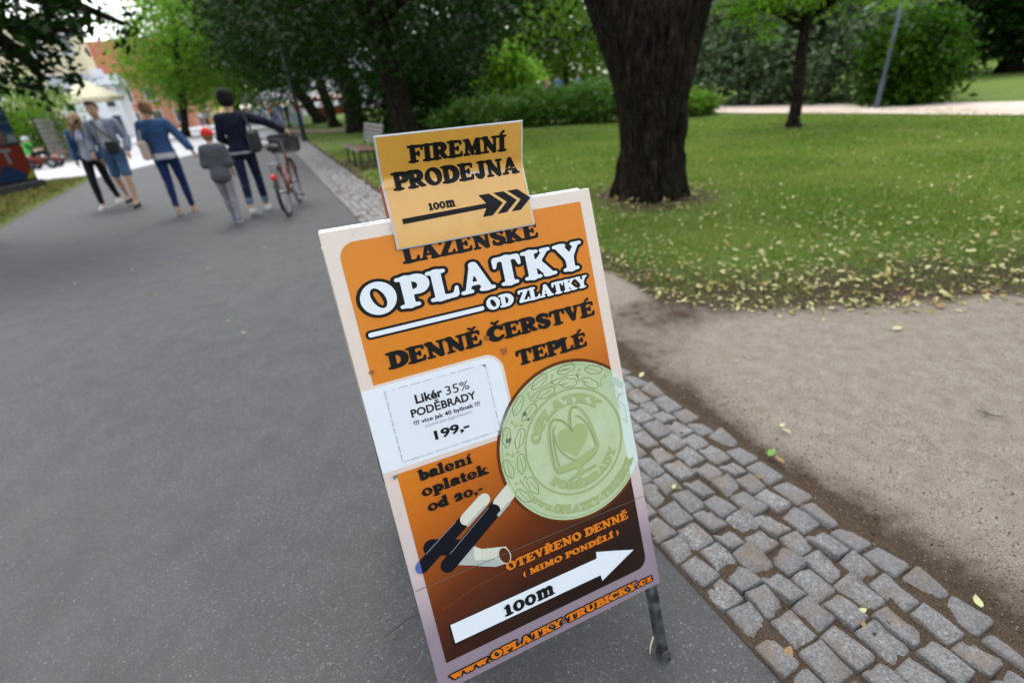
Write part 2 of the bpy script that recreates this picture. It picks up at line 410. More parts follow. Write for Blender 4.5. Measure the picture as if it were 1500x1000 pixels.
def sett_mesh(k, low=False):
    r = np.random.default_rng(100 + k); n = 8 if low else 16
    if low: q = .5 - .07; pts = [(q, -.5), (.5, -q), (.5, q), (q, .5), (-q, .5), (-.5, q), (-.5, -q), (-q, -.5)]
    else:
        pts = []; cs = [(.5, -.5), (.5, .5), (-.5, .5), (-.5, -.5)]
        for m_ in range(4):
            A_ = np.array(cs[m_]); B_ = np.array(cs[(m_ + 1) % 4]); c0 = r.uniform(.04, .16); c1 = r.uniform(.84, .96)
            for q in (c0, .5 + r.uniform(-.1, .1)): pts.append(A_ + (B_ - A_) * q)
            pts.append(A_ + (B_ - A_) * c1); pts.append(B_ * (1 - r.uniform(.02, .07)))
    x, y = np.array(pts, float).T
    x = x * (1 + .08 * (r.random() - .5) * y * 2) + .05 * (r.random() - .5) * y; y = y * (1 + .07 * (r.random() - .5) * x * 2)
    if not low:
        j = np.convolve(np.r_[r.normal(0, 1, n + 4)], [.25, .5, .25], 'same')[2:-2] * .020
        x *= 1 + j * 1.4; y *= 1 + j * 1.4
    ph = r.uniform(0, 6, 4)
    def bumpz(u, v): return .0035 * math.sin(5 * u + ph[0]) + .003 * math.sin(7 * v + ph[1]) + .0025 * math.sin(11 * (u + v) + ph[2])
    V = []; tilt = r.normal(0, .006, 2)
    rings = [(1.0, -.03), (1.0, .000), (.975, .0065), (.90, .0105)] if not low else [(1.0, -.02), (.95, .006), (.8, .011)]
    for s, z in rings:
        for i in range(n):
            V.append((x[i] * s, y[i] * s, z + ((bumpz(x[i], y[i]) + tilt[0] * x[i] * 2 + tilt[1] * y[i] * 2 + r.normal(0, .0008)) if z > -.01 else 0)))
    if not low:
        for i in range(n): V.append((x[i] * .45, y[i] * .45, .0125 + bumpz(x[i] * .45, y[i] * .45)))
        rings.append(0)
    V.append((0, 0, .0125)); F = []
    for i in range(len(rings) - 1):
        for j in range(n): F.append((i * n + j, i * n + (j + 1) % n, (i + 1) * n + (j + 1) % n, (i + 1) * n + j))
    b = (len(rings) - 1) * n
    for j in range(n): F.append((b + j, b + (j + 1) % n, len(V) - 1))
    return V, F
SETT = []
for k in range(28):
    v, f = sett_mesh(k); m = pymesh('sett', v, f, True); m.materials.append(M_SETT); SETT.append(m)
LOW = [sett_mesh(200 + k, True) for k in range(8)]
DIRV = np.array([-.3915, .9202]); PRP = np.array([.9202, .3915]); ANG = math.atan2(DIRV[1], DIRV[0])
n_sett = 0; far_v = []; far_f = []; nb = 0
rs = np.random.default_rng(5)
ROWS = 7
for row in range(ROWS):
    s = -.6 + rs.uniform(0, .13)
    while s < 31.5:
        ln = rs.uniform(.086, .118) * (1.15 if row == ROWS - 1 else 1.0)
        y = s * .9202; w = (strip_right(y) - strip_left(y)) * .9202 / ROWS
        base = np.array([strip_left(y), y]) + PRP * (w * (row + .5) + rs.normal(0, .004)) + DIRV * (ln / 2)
        if row == ROWS - 1: base = base + PRP * rs.uniform(-.010, .014)
        gap = rs.uniform(.001, .007); rot = ANG + rs.normal(0, .020); zz = rs.normal(.0005, .0018); sx, sy = ln - gap, w * rs.uniform(.93, .985)
        s += ln
        near = (.30 < y < 2.55) or (5.8 < y < 8.4)
        if near and n_sett < 300:
            o = bpy.data.objects.new('cobble', SETT[int(rs.integers(len(SETT)))]); COL.objects.link(o); o.parent = strip
            o.location = (base[0], base[1], zz); o.rotation_euler = (0, 0, rot + (PI if rs.random() < .5 else 0)); o.scale = (sx, sy, 1); n_sett += 1
        else:
            v, f = LOW[int(rs.integers(8))]; v = np.array(v) * [sx, sy, 1]; cr, sr = math.cos(rot), math.sin(rot)
            v = np.stack([v[:, 0] * cr - v[:, 1] * sr + base[0], v[:, 0] * sr + v[:, 1] * cr + base[1], v[:, 2] + zz], 1)
            far_v.append(v); far_f += [tuple(i + nb for i in q) for q in f]; nb += len(v)
o = link('cobbles', pymesh('cobbles', np.concatenate(far_v), far_f, True), strip, M_SETT); o['kind'] = 'stuff'
# ================================================================ smooth bodies: round cones and ellipsoids blended into one surface
def blob_field(prims, lo, hi, h):
    lo = np.array(lo, float); n = np.ceil((np.array(hi) - lo) / h).astype(int) + 1
    D = np.full(n, 1.0, np.float32); ax = [lo[i] + np.arange(n[i]) * h for i in range(3)]
    for p in prims:
        kind = p[0]
        if kind == 'c':
            a, b, r0, r1, k = np.array(p[1], float), np.array(p[2], float), p[3], p[4], p[5]
            mn = np.minimum(a, b) - max(r0, r1) - 2 * k - 2 * h; mx = np.maximum(a, b) + max(r0, r1) + 2 * k + 2 * h
        else:
            a, rr, k = np.array(p[1], float), np.array(p[2], float), p[3]
            mn = a - rr.max() - 2 * k - 2 * h; mx = a + rr.max() + 2 * k + 2 * h
        i0 = np.clip(((mn - lo) / h).astype(int), 0, n); i1 = np.clip(((mx - lo) / h).astype(int) + 2, 0, n)
        if (i1 <= i0).any(): continue
        sl = tuple(slice(i0[i], i1[i]) for i in range(3))
        X = ax[0][sl[0]][:, None, None]; Y = ax[1][sl[1]][None, :, None]; Z = ax[2][sl[2]][None, None, :]
        if kind == 'c':
            d = b - a; L2 = d @ d + 1e-9
            t = np.clip(((X - a[0]) * d[0] + (Y - a[1]) * d[1] + (Z - a[2]) * d[2]) / L2, 0, 1)
            q = np.sqrt((X - a[0] - t * d[0]) ** 2 + (Y - a[1] - t * d[1]) ** 2 + (Z - a[2] - t * d[2]) ** 2) - (r0 + (r1 - r0) * t)
        else:
            x, y, z = X - a[0], Y - a[1], Z - a[2]
            if len(p) > 4:
                R_ = p[4]; x, y, z = R_[0][0] * x + R_[0][1] * y + R_[0][2] * z, R_[1][0] * x + R_[1][1] * y + R_[1][2] * z, R_[2][0] * x + R_[2][1] * y + R_[2][2] * z
            l = np.sqrt((x / rr[0]) ** 2 + (y / rr[1]) ** 2 + (z / rr[2]) ** 2); g = np.sqrt((x / rr[0] ** 2) ** 2 + (y / rr[1] ** 2) ** 2 + (z / rr[2] ** 2) ** 2) + 1e-6
            q = l * (l - 1) / g
        c = D[sl]
        if kind == '-': D[sl] = np.maximum(c, -q); continue
        if k > 0:
            hh = np.clip(.5 + .5 * (c - q) / k, 0, 1); D[sl] = c + (q - c) * hh - k * hh * (1 - hh)
        else: D[sl] = np.minimum(c, q)
    return D, ax
def net(D, ax, h):
    ins = D < 0; n = np.array(D.shape); m = n - 1
    cnt = np.zeros(m, np.float32); P = np.zeros((3,) + tuple(m), np.float32)
    offs = [(0, 0, 0), (1, 0, 0), (0, 1, 0), (1, 1, 0), (0, 0, 1), (1, 0, 1), (0, 1, 1), (1, 1, 1)]
    def cor(A, o): return A[o[0]:o[0] + m[0], o[1]:o[1] + m[1], o[2]:o[2] + m[2]]
    tot = sum(cor(ins, o).astype(np.int8) for o in offs); act = (tot > 0) & (tot < 8)
    idx = np.nonzero(act); N = len(idx[0]); acc = np.zeros((N, 3)); c_ = np.zeros(N)
    for a in range(8):
        for ax_ in range(3):
            if offs[a][ax_]: continue
            o0 = offs[a]; o1 = tuple(o0[i] + (1 if i == ax_ else 0) for i in range(3))
            d0 = D[idx[0] + o0[0], idx[1] + o0[1], idx[2] + o0[2]]; d1 = D[idx[0] + o1[0], idx[1] + o1[1], idx[2] + o1[2]]
            cr = (d0 < 0) != (d1 < 0); t = np.where(cr, d0 / np.where(d0 == d1, 1, d0 - d1), 0)
            p = np.array(o0)[None].repeat(N, 0).astype(float); p[:, ax_] += t; acc += p * cr[:, None]; c_ += cr
    V = np.stack([ax[i][0] + (idx[i] + acc[:, i] / c_) * h for i in range(3)], 1)
    vid = np.full(m, -1, np.int64); vid[idx] = np.arange(N); F = []
    for a in range(3):
        b, c = (a + 1) % 3, (a + 2) % 3
        s0 = [slice(None)] * 3; s1 = [slice(None)] * 3; s0[a] = slice(0, -1); s1[a] = slice(1, None)
        i0 = ins[tuple(s0)]; i1 = ins[tuple(s1)]; ch = i0 != i1
        e = np.array(np.nonzero(ch)); ok = (e[b] > 0) & (e[c] > 0) & (e[b] < m[b]) & (e[c] < m[c]); e = e[:, ok]
        def g(db, dc):
            q = e.copy(); q[b] -= db; q[c] -= dc; return vid[q[0], q[1], q[2]]
        f = np.stack([g(1, 1), g(0, 1), g(0, 0), g(1, 0)], 1); fl = i0[tuple(e)]
        f[~fl] = f[~fl][:, ::-1]; F.append(f)
    F = np.concatenate(F); F = F[(F >= 0).all(1)]
    return V, F
def blob(prims, h, pad=.06, clip=None):
    pts = []
    for p in prims:
        if p[0] == 'c': pts += [np.array(p[1]) - max(p[3], p[4]), np.array(p[1]) + max(p[3], p[4]), np.array(p[2]) - max(p[3], p[4]), np.array(p[2]) + max(p[3], p[4])]
        elif p[0] == 'e': pts += [np.array(p[1]) - max(p[2]), np.array(p[1]) + max(p[2])]
    pts = np.array(pts); D, ax = blob_field(prims, pts.min(0) - pad, pts.max(0) + pad, h)
    if clip is not None:
        X, Y, Z = np.meshgrid(*ax, indexing='ij', sparse=True)
        for fn in clip: D = np.maximum(D, fn(X, Y, Z))
    return net(D, ax, h)
# ================================================================ LETTERING: fat rounded slab letters drawn as distance fields
def arc(cx, cy, rx, ry, a0, a1, n=10):
    return [(cx + rx * math.cos(math.radians(a0 + (a1 - a0) * i / n)), cy + ry * math.sin(math.radians(a0 + (a1 - a0) * i / n))) for i in range(n + 1)]
def S(x0, y0, x1, y1, r0, r1=None): return ('c', x0, y0, x1, y1, r0, r0 if r1 is None else r1)
def PL(pts, r0, r1=None, mid=None):          # a stroke through points whose half width swells to mid
    n = len(pts) - 1; out = []
    def rr(t):
        a = r0 + ((r0 if r1 is None else r1) - r0) * t
        return a if mid is None else a + (mid - a) * math.sin(PI * t) ** 1.5
    for i in range(n): out.append(S(*pts[i], *pts[i + 1], rr(i / n), rr((i + 1) / n)))
    return out
def bs(x, w=.19, y=.062, r=.062): return [S(x - w, y, x + w, y, r)]          # foot serif
def ts(x, w=.19, y=.938, r=.062): return [S(x - w, y, x + w, y, r)]          # head serif
def stem(x, w=.135): return [S(x, .1, x, .9, w)] + bs(x, w + .07) + ts(x, w + .07)
def acute(x, y=1.12): return [S(x - .06, y - .03, x + .10, y + .10, .045, .075)]
def caron(x, y=1.13): return [S(x - .15, y + .1, x, y - .02, .06), S(x + .15, y + .1, x, y - .02, .06)]
def E_(x=.225): return stem(x) + [S(x, .925, .66, .925, .075), S(.70, .89, .715, .74, .07, .045), S(.3, .52, .52, .52, .07), S(.545, .63, .545, .41, .055), S(x, .078, .66, .078, .078), S(.70, .11, .745, .29, .08, .05)]
BOWL = PL([(.25, .905), (.44, .90)] + arc(.45, .685, .215, .215, 90, -90, 10) + [(.25, .455)], .085, .07, .145)
GL = {
 'I': (stem(.23), .47), 'Í': (stem(.23) + acute(.23), .47),
 'E': (E_(), .82), 'É': (E_() + acute(.42), .82), 'Ě': (E_() + caron(.44), .82),
 'F': (stem(.225) + [S(.225, .925, .66, .925, .075), S(.70, .89, .715, .72, .07, .045), S(.3, .50, .50, .50, .07), S(.53, .62, .53, .39, .055)], .76),
 'L': (stem(.225) + [S(.225, .078, .62, .078, .078), S(.66, .11, .70, .32, .085, .05)], .76),
 'T': ([S(.43, .1, .43, .9, .135), S(.12, .92, .74, .92, .08), S(.10, .89, .065, .67, .085, .05), S(.76, .89, .795, .67, .085, .05)] + bs(.43, .2), .86),
 'P': (stem(.225) + BOWL, .74),
 'R': (stem(.225) + BOWL + [S(.46, .44, .66, .15, .115, .125), S(.70, .085, .82, .085, .08, .055)], .88),
 'B': (stem(.225) + PL([(.25, .915), (.42, .91)] + arc(.43, .73, .19, .18, 90, -90, 8) + [(.25, .55)], .075, .06, .125) + PL([(.25, .53), (.46, .52)] + arc(.46, .30, .23, .22, 90, -90, 8) + [(.25, .08)], .06, .08, .15), .80),
 'D': (stem(.225) + PL([(.22, .91), (.38, .905)] + arc(.40, .5, .36, .405, 90, -90, 14) + [(.22, .09)], .085, .085, .155), .90),
 'O': ([('o', .455, .5, .445, .52, .165, .345, -16)], .91),
 'C': (PL(arc(.47, .5, .335, .40, 42, 322, 18), .085, .08, .165) + [S(.74, .90, .725, .70, .055, .085)], .84),
 'N': ([S(.21, .12, .21, .88, .075), S(.19, .90, .70, .10, .145, .13), S(.745, .2, .745, .9, .075)] + bs(.21, .13) + ts(.18, .13) + ts(.745, .13), .94),
 'M': ([S(.20, .12, .23, .88, .075), S(.26, .88, .50, .22, .14, .10), S(.78, .88, .53, .22, .10, .08), S(.86, .12, .83, .88, .135), S(.50, .2, .53, .08, .08)] + bs(.20, .13) + bs(.87, .17) + ts(.18, .10) + ts(.90, .09), 1.08),
 'A': ([S(.42, .90, .175, .12, .09, .07), S(.45, .88, .70, .12, .12, .14), S(.26, .30, .62, .30, .06), S(.40, .93, .45, .93, .08)] + bs(.15, .12) + bs(.72, .17), .90),
 'Á': None,
 'V': ([S(.21, .88, .42, .14, .14, .11), S(.66, .88, .46, .14, .07, .08), S(.42, .1, .45, .1, .09)] + ts(.19, .16) + ts(.68, .12), .86),
 'Y': ([S(.19, .88, .42, .48, .13, .13), S(.70, .88, .46, .48, .07, .10), S(.44, .46, .44, .1, .135)] + ts(.17, .15) + ts(.71, .12) + bs(.44, .2), .88),
 'K': (stem(.225) + [S(.34, .46, .68, .88, .09, .075), S(.42, .54, .70, .12, .13, .13)] + ts(.70, .11) + bs(.75, .15), .93),
 'J': (PL([(.45, .9), (.45, .35)] + arc(.28, .26, .17, .17, 0, -120, 8), .135, .07, .12) + [S(.17, .22, .15, .25, .10)] + ts(.45, .2), .68),
 'S': (PL(arc(.36, .73, .21, .19, 35, 180, 9) + [(.17, .64), (.30, .53), (.46, .44)] + arc(.36, .27, .22, .195, 30, -150, 10), .075, .075, .145) + [S(.60, .90, .59, .73, .05, .07), S(.11, .10, .12, .30, .05, .07)], .70),
 'U': (PL([(.22, .9), (.22, .40)] + arc(.46, .38, .25, .28, 180, 340, 10), .135, .075, .13) + [S(.72, .30, .72, .9, .075)] + ts(.22, .2) + ts(.72, .13), .94),
 'Z': ([S(.14, .925, .66, .925, .075), S(.12, .89, .11, .74, .07, .045), S(.58, .87, .20, .13, .13), S(.12, .075, .66, .075, .075), S(.68, .10, .71, .28, .075, .045)], .78),
 'a': (PL([(.13, .54)] + arc(.33, .47, .19, .165, 130, 0, 8) + [(.51, .2), (.55, .1), (.64, .09)], .085, .07, .125) + PL(arc(.31, .22, .17, .13, 70, 300, 8), .07, .07, .12) + [S(.14, .52, .16, .50, .085)], .68),
 'b': ([S(.22, .1, .22, .95, .13), S(.07, .95, .2, .95, .055)] + PL(arc(.36, .35, .24, .275, 130, -140, 12), .07, .07, .14), .72),
 'l': ([S(.23, .1, .23, .95, .13), S(.07, .95, .2, .95, .055)] + bs(.23, .18, .055, .055), .46),
 'e': ([('o', .35, .35, .34, .375, .125, .235, -14), S(.16, .33, .60, .38, .05), ('x', .44, .14, .80, .29)] + [S(.36, .08, .58, .18, .08, .05)], .70),
 'n': ([S(.22, .1, .22, .6, .125), S(.07, .635, .2, .635, .05)] + PL([(.26, .52)] + arc(.48, .45, .17, .15, 120, 0, 8) + [(.64, .1)], .07, .125, .12) + bs(.22, .16, .052, .052) + bs(.65, .16, .052, .052), .88),
 'm': ([S(.22, .1, .22, .6, .12), S(.07, .635, .2, .635, .05)] + PL([(.26, .52)] + arc(.45, .46, .14, .14, 120, 0, 8) + [(.58, .1)], .065, .12, .11) + PL([(.62, .52)] + arc(.80, .46, .14, .14, 120, 0, 8) + [(.93, .1)], .065, .12, .11) + bs(.22, .14, .05, .05) + bs(.58, .14, .05, .05) + bs(.94, .15, .05, .05), 1.17),
 'í': ([S(.22, .1, .22, .6, .125), S(.07, .635, .2, .635, .05)] + bs(.22, .17, .052, .052) + [S(.18, .78, .34, .92, .045, .075)], .46),
 'o': ([('o', .355, .35, .345, .375, .115, .225, -16)], .71),
 'p': ([S(.22, -.2, .22, .58, .13), S(.07, .635, .2, .635, .05)] + PL(arc(.37, .36, .24, .26, 140, -140, 12), .07, .07, .14) + bs(.22, .19, -.235, .05), .74),
 't': ([S(.24, .18, .24, .82, .12), S(.08, .61, .42, .61, .055)] + PL([(.24, .2)] + arc(.36, .17, .12, .10, 180, 320, 6), .12, .05), .50),
 'k': ([S(.22, .1, .22, .95, .13), S(.07, .95, .2, .95, .055), S(.34, .30, .58, .58, .08, .06), S(.38, .38, .62, .1, .11, .12)] + bs(.22, .17, .055, .055) + bs(.66, .13, .055, .055) + ts(.60, .12, .625, .05), .83),
 'd': ([S(.53, .1, .53, .95, .13), S(.38, .95, .5, .95, .055)] + PL(arc(.38, .35, .24, .275, 50, 320, 12), .07, .07, .14) + bs(.62, .08, .055, .055), .76),
 'c': (PL(arc(.36, .35, .24, .27, 45, 320, 12), .075, .06, .135) + [S(.56, .54, .545, .50, .075, .085)], .66),
 'z': ([S(.12, .61, .50, .61, .065), S(.10, .59, .10, .50, .055, .04), S(.44, .56, .18, .14, .11), S(.12, .07, .50, .07, .07), S(.52, .09, .54, .22, .06, .04)], .62),
 'w': ([S(.17, .58, .31, .12, .12, .09), S(.45, .58, .33, .12, .06, .07), S(.47, .58, .61, .12, .12, .09), S(.80, .58, .65, .12, .06, .07)] + ts(.15, .13, .635, .052) + ts(.46, .13, .635, .052) + ts(.80, .10, .635, .052), .95),
 '1': ([S(.27, .1, .27, .62, .125), S(.10, .58, .24, .62, .055)] + bs(.27, .2, .055, .055), .56),
 '0': ([('o', .355, .35, .345, .37, .125, .215, 0)], .73),
 '2': (PL([(.15, .50)] + arc(.32, .48, .17, .15, 160, 0, 8) + [(.42, .33), (.24, .16)], .085, .085, .13) + [S(.15, .08, .50, .085, .085), S(.55, .11, .57, .24, .075, .045), S(.14, .47, .16, .45, .085)], .68),
 '.': ([S(.13, .10, .13, .10, .105)], .27), ',': ([S(.14, .11, .14, .11, .11), S(.20, .07, .12, -.14, .07, .03)], .31),
 '-': ([S(.09, .32, .29, .32, .072)], .39), ' ': ([], .34),
 '(': (PL(arc(.42, .45, .28, .58, 125, 235, 8), .03, .03, .095), .36), ')': (PL(arc(-.08, .45, .28, .58, 55, -55, 8), .03, .03, .095), .36),
}
GL['Á'] = (GL['A'][0] + acute(.45), .90)
GL['Č'] = (GL['C'][0] + caron(.47), .84); GL['Ř'] = (GL['R'][0] + caron(.42), .88); GL['Ň'] = (GL['N'][0] + caron(.47), .94); GL['Š'] = (GL['S'][0] + caron(.37), .70)

def glyph_sdf(prims, X, Y, k=.045):
    d = np.full(X.shape, 9.0); cut = None
    for p in prims:
        if p[0] == 'c':
            _, x0, y0, x1, y1, r0, r1 = p
            dx, dy = x1 - x0, y1 - y0; L2 = dx * dx + dy * dy + 1e-9
            t = np.clip(((X - x0) * dx + (Y - y0) * dy) / L2, 0, 1)
            q = np.hypot(X - x0 - t * dx, Y - y0 - t * dy) - (r0 + (r1 - r0) * t)
        elif p[0] == 'o':
            _, cx, cy, rx, ry, ix, iy, rot = p
            def ell(ax, ay, a):
                c_, s_ = math.cos(math.radians(a)), math.sin(math.radians(a))
                u = (X - cx) * c_ - (Y - cy) * s_; v = (X - cx) * s_ + (Y - cy) * c_
                l = np.hypot(u / ax, v / ay); g = np.hypot(u / ax ** 2, v / ay ** 2) + 1e-6
                return l * (l - 1) / g
            q = np.maximum(ell(rx, ry, 0), -ell(ix, iy, rot))
        else:
            _, x0, y0, x1, y1 = p
            bx = np.maximum(np.maximum(x0 - X, X - x1), np.maximum(y0 - Y, Y - y1)); d = np.maximum(d, -bx); continue
        h = np.clip(.5 + .5 * (d - q) / k, 0, 1); d = d + (q - d) * h - k * h * (1 - h)
    return d
def text_sdf(text, res=56, track=.0):
    adv = sum(GL[c][1] + track for c in text) - track
    x0, x1, y0, y1 = -.25, adv + .25, -.50, 1.50
    nx, ny = int((x1 - x0) * res), int((y1 - y0) * res)
    gx = np.linspace(x0, x1, nx); gy = np.linspace(y0, y1, ny); D = np.full((ny, nx), 9.0); cx = 0.0
    for c in text:
        pr, a = GL[c]
        if pr:
            i0 = max(int((cx - .25 - x0) * res), 0); i1 = min(int((cx + a + .25 - x0) * res) + 1, nx)
            X, Y = np.meshgrid(gx[i0:i1] - cx, gy); D[:, i0:i1] = np.minimum(D[:, i0:i1], glyph_sdf(pr, X, Y))
        cx += a + track
    return gx, gy, D, adv
def contours(gx, gy, D, iso):
    Z = D - iso; Z = np.where(np.abs(Z) < 1e-7, 1e-7, Z); ins = Z < 0
    code = ins[:-1, :-1] * 1 + ins[:-1, 1:] * 2 + ins[1:, 1:] * 4 + ins[1:, :-1] * 8
    seg = {}
    def pt(e):
        k, j, i = e
        if k == 0: a, b = Z[j, i], Z[j, i + 1]; t = a / (a - b); return (gx[i] + t * (gx[i + 1] - gx[i]), gy[j])
        a, b = Z[j, i], Z[j + 1, i]; t = a / (a - b); return (gx[i], gy[j] + t * (gy[j + 1] - gy[j]))
    T = {1: [(3, 0)], 2: [(0, 1)], 3: [(3, 1)], 4: [(1, 2)], 5: [(3, 0), (1, 2)], 6: [(0, 2)], 7: [(3, 2)], 8: [(2, 3)], 9: [(2, 0)], 10: [(0, 1), (2, 3)], 11: [(2, 1)], 12: [(1, 3)], 13: [(1, 0)], 14: [(0, 3)]}
    for j, i in zip(*np.nonzero((code > 0) & (code < 15))):
        ed = [(0, j, i), (1, j, i + 1), (0, j + 1, i), (1, j, i)]
        for a, b in T[int(code[j, i])]: seg[ed[a]] = ed[b]
    loops = []
    while seg:
        s, e = next(iter(seg.items())); del seg[s]; lp = [s]; cur = e
        while cur != s and cur in seg: lp.append(cur); cur = seg.pop(cur)
        P = np.array([pt(q) for q in lp])
        if len(P) > 5: loops.append(thin_loop(P))
    return loops
def thin_loop(P, tol=.0022):
    def dp(a):
        if len(a) < 3: return a
        d = a[-1] - a[0]; L = np.hypot(*d)
        q = np.abs(d[0] * (a[:, 1] - a[0, 1]) - d[1] * (a[:, 0] - a[0, 0])) / L if L > 1e-9 else np.hypot(*(a - a[0]).T)
        i = int(q.argmax())
        if q[i] < tol: return a[[0, -1]]
        return np.concatenate([dp(a[:i + 1])[:-1], dp(a[i:])])
    h = len(P) // 2
    return np.concatenate([dp(P[:h + 1])[:-1], dp(np.concatenate([P[h:], P[:1]]))[:-1]])
def fill_mesh(name, loops, z=0.0):            # flat outline with holes -> mesh
    cu = bpy.data.curves.new(name, 'CURVE'); cu.dimensions = '2D'; cu.fill_mode = 'BOTH'
    for L in loops:
        sp = cu.splines.new('POLY'); sp.points.add(len(L) - 1); sp.use_cyclic_u = True
        sp.points.foreach_set('co', np.c_[L, np.zeros(len(L)), np.ones(len(L))].astype(np.float32).ravel())
    ob = bpy.data.objects.new(name, cu); me0 = ob.to_mesh()
    v = np.empty(len(me0.vertices) * 3, np.float32); me0.vertices.foreach_get('co', v); v = v.reshape(-1, 3)
    f = [tuple(p.vertices) for p in me0.polygons]; ob.to_mesh_clear(); bpy.data.objects.remove(ob); bpy.data.curves.remove(cu)
    v[:, 2] = z; return v, f
def print_obj(name, loops, z, mat, parent, label=None, warp=None):
    if warp: loops = [warp(L) for L in loops]
    v, f = fill_mesh(name, loops, z)
    # all print faces look outwards (+z)
    def area(q): return sum(v[q[i]][0] * v[q[(i + 1) % len(q)]][1] - v[q[(i + 1) % len(q)]][0] * v[q[i]][1] for i in range(len(q)))
    f = [q if area(q) > 0 else q[::-1] for q in f]
    o = link(name, pymesh(name, v, f), parent, mat)
    if label: o['label'] = label
    return o
_tcache = {}
def word(text, u0, u1, vb, cap, z, mat, parent, outline=None, omat=None, label=None, warp=None, res=56, bold=.012, track=0.0):
    key = (text, res, track)
    if key not in _tcache: _tcache[key] = text_sdf(text, res, track)
    gx, gy, D, adv = _tcache[key]
    inked = np.nonzero((D < 0).any(0))[0]; xa, xb = gx[inked[0]], gx[inked[-1]]
    sx = (u1 - u0) / (xb - xa)
    to = lambda L: np.stack([u0 + (L[:, 0] - xa) * sx, -vb + L[:, 1] * cap], 1)
    w = (lambda L: warp(to(L))) if warp else to
    o = print_obj('lettering', contours(gx, gy, D, bold), z, mat, parent, label, w)
    if outline: print_obj('lettering_outline', contours(gx, gy, D, outline), z - .0004, omat, parent, None, w)
    return o
_caps = {}
def cap_height(bold):
    if bold not in _caps:
        cu = bpy.data.curves.new('text', 'FONT'); cu.body = 'H'; cu.size = 1.0; cu.offset = bold; ob = bpy.data.objects.new('text', cu); m0 = ob.to_mesh()
        ys_ = [p.co.y for p in m0.vertices]; _caps[bold] = max(ys_) - min(ys_); ob.to_mesh_clear(); bpy.data.objects.remove(ob); bpy.data.curves.remove(cu)
    return _caps[bold]
def sans(text, u0, u1, vb, cap, z, mat, parent, bold=0.0, label=None):      # plain sans print in the built-in typeface
    cu = bpy.data.curves.new('text', 'FONT'); cu.body = text; cu.size = 1.0; cu.offset = bold; cu.resolution_u = 3
    ob = bpy.data.objects.new('text', cu); me0 = ob.to_mesh()
    v = np.empty(len(me0.vertices) * 3, np.float32); me0.vertices.foreach_get('co', v); v = v.reshape(-1, 3).copy()
    f = [tuple(p.vertices) for p in me0.polygons]; ob.to_mesh_clear(); bpy.data.objects.remove(ob); bpy.data.curves.remove(cu)
    if not len(v): return None
    ch = cap_height(bold)
    v[:, 0] = u0 + (v[:, 0] - v[:, 0].min()) * (u1 - u0) / (v[:, 0].max() - v[:, 0].min())
    v[:, 1] = -vb + (v[:, 1] + bold) * cap / ch; v[:, 2] = z
    def area(q): return sum(v[q[i]][0] * v[q[(i + 1) % len(q)]][1] - v[q[(i + 1) % len(q)]][0] * v[q[i]][1] for i in range(len(q)))
    f = [q if area(q) > 0 else q[::-1] for q in f]
    o = link('lettering', pymesh('lettering', v, f), parent, mat)
    if label: o['label'] = label
    return o

# ---------------------------------------------------------------- print and metal
def ink(name, col, rough=.32, var=.03):
    t = NT(name); co = t.coord(); n = t.noise(18, 5, .6, co)
    c = t.mix(t.math('MULTIPLY', n, var * 2), col, tuple(x * .75 for x in col[:3]) + (1,))
    return t.set(c, t.ramp(t.noise(6, 4, .6, co), [(.3, rough * .8), (.7, rough * 1.3)]), .14)
M_BLACK = ink('black_ink', (.010, .010, .011, 1)); M_WHITE = ink('white_print', (.80, .86, .92, 1)); M_ORANGE = ink('orange_ink', (.72, .20, .015, 1))
M_GREY = ink('grey_ink', (.35, .36, .40, 1)); M_BLUEINK = ink('blue_ink', (.10, .14, .40, 1)); M_NAVY = ink('dark_chocolate_print', (.008, .009, .016, 1)); M_PAPER = ink('white_paper', (.79, .83, .90, 1), .25, .05)
t = NT('border_print'); co = t.coord(); sp = t.n('ShaderNodeSeparateXYZ'); t.l(co, sp.inputs[0])
vv = t.math('MULTIPLY', sp.outputs[1], -.95)
c = t.ramp(vv, [(0, (.78, .68, .60, 1)), (.45, (.78, .65, .57, 1)), (.72, (.64, .53, .53, 1)), (.86, (.32, .25, .31, 1)), (1, (.28, .22, .27, 1))])
dirt = t.noise(22, 6, .7, co)
c = t.mix(t.ramp(dirt, [(.60, 0.0), (.82, .45)]), c, (.30, .24, .20, 1))
M_BORDER = t.set(c, .32, .5)
t = NT('poster_print'); co = t.coord(); sp = t.n('ShaderNodeSeparateXYZ'); t.l(co, sp.inputs[0])
gy_ = t.math('MULTIPLY', sp.outputs[1], -1.0)                       # 0 top .. 1 bottom
gg = t.math('ADD', gy_, t.math('MULTIPLY', t.math('SUBTRACT', sp.outputs[0], .30), .42))
wv = t.math('MULTIPLY', t.math('SUBTRACT', t.noise(2.2, 2, .5, co), .5), .06)
c = t.ramp(t.math('ADD', gg, wv), [(0, (.72, .235, .013, 1)), (.40, (.70, .215, .010, 1)), (.52, (.56, .145, .009, 1)), (.62, (.36, .085, .008, 1)), (.74, (.135, .028, .006, 1)), (.86, (.045, .012, .006, 1)), (1, (.016, .007, .005, 1))])
M_POSTER = t.set(c, t.ramp(t.noise(5, 4, .6, co), [(.3, .22), (.7, .36)]), .35)
t = NT('wafer_print'); co = t.coord(); n = t.noise(16, 4, .6, co); n2 = t.noise(55, 4, .6, co)
c = t.mix(t.ramp(n, [(.35, 0.0), (.7, 1.0)]), (.45, .57, .32, 1), (.54, .65, .42, 1))
c = t.mix(t.ramp(n2, [(.62, 0.0), (.85, .4)]), c, (.34, .44, .18, 1)); M_WAFER = t.set(c, .34, .45)
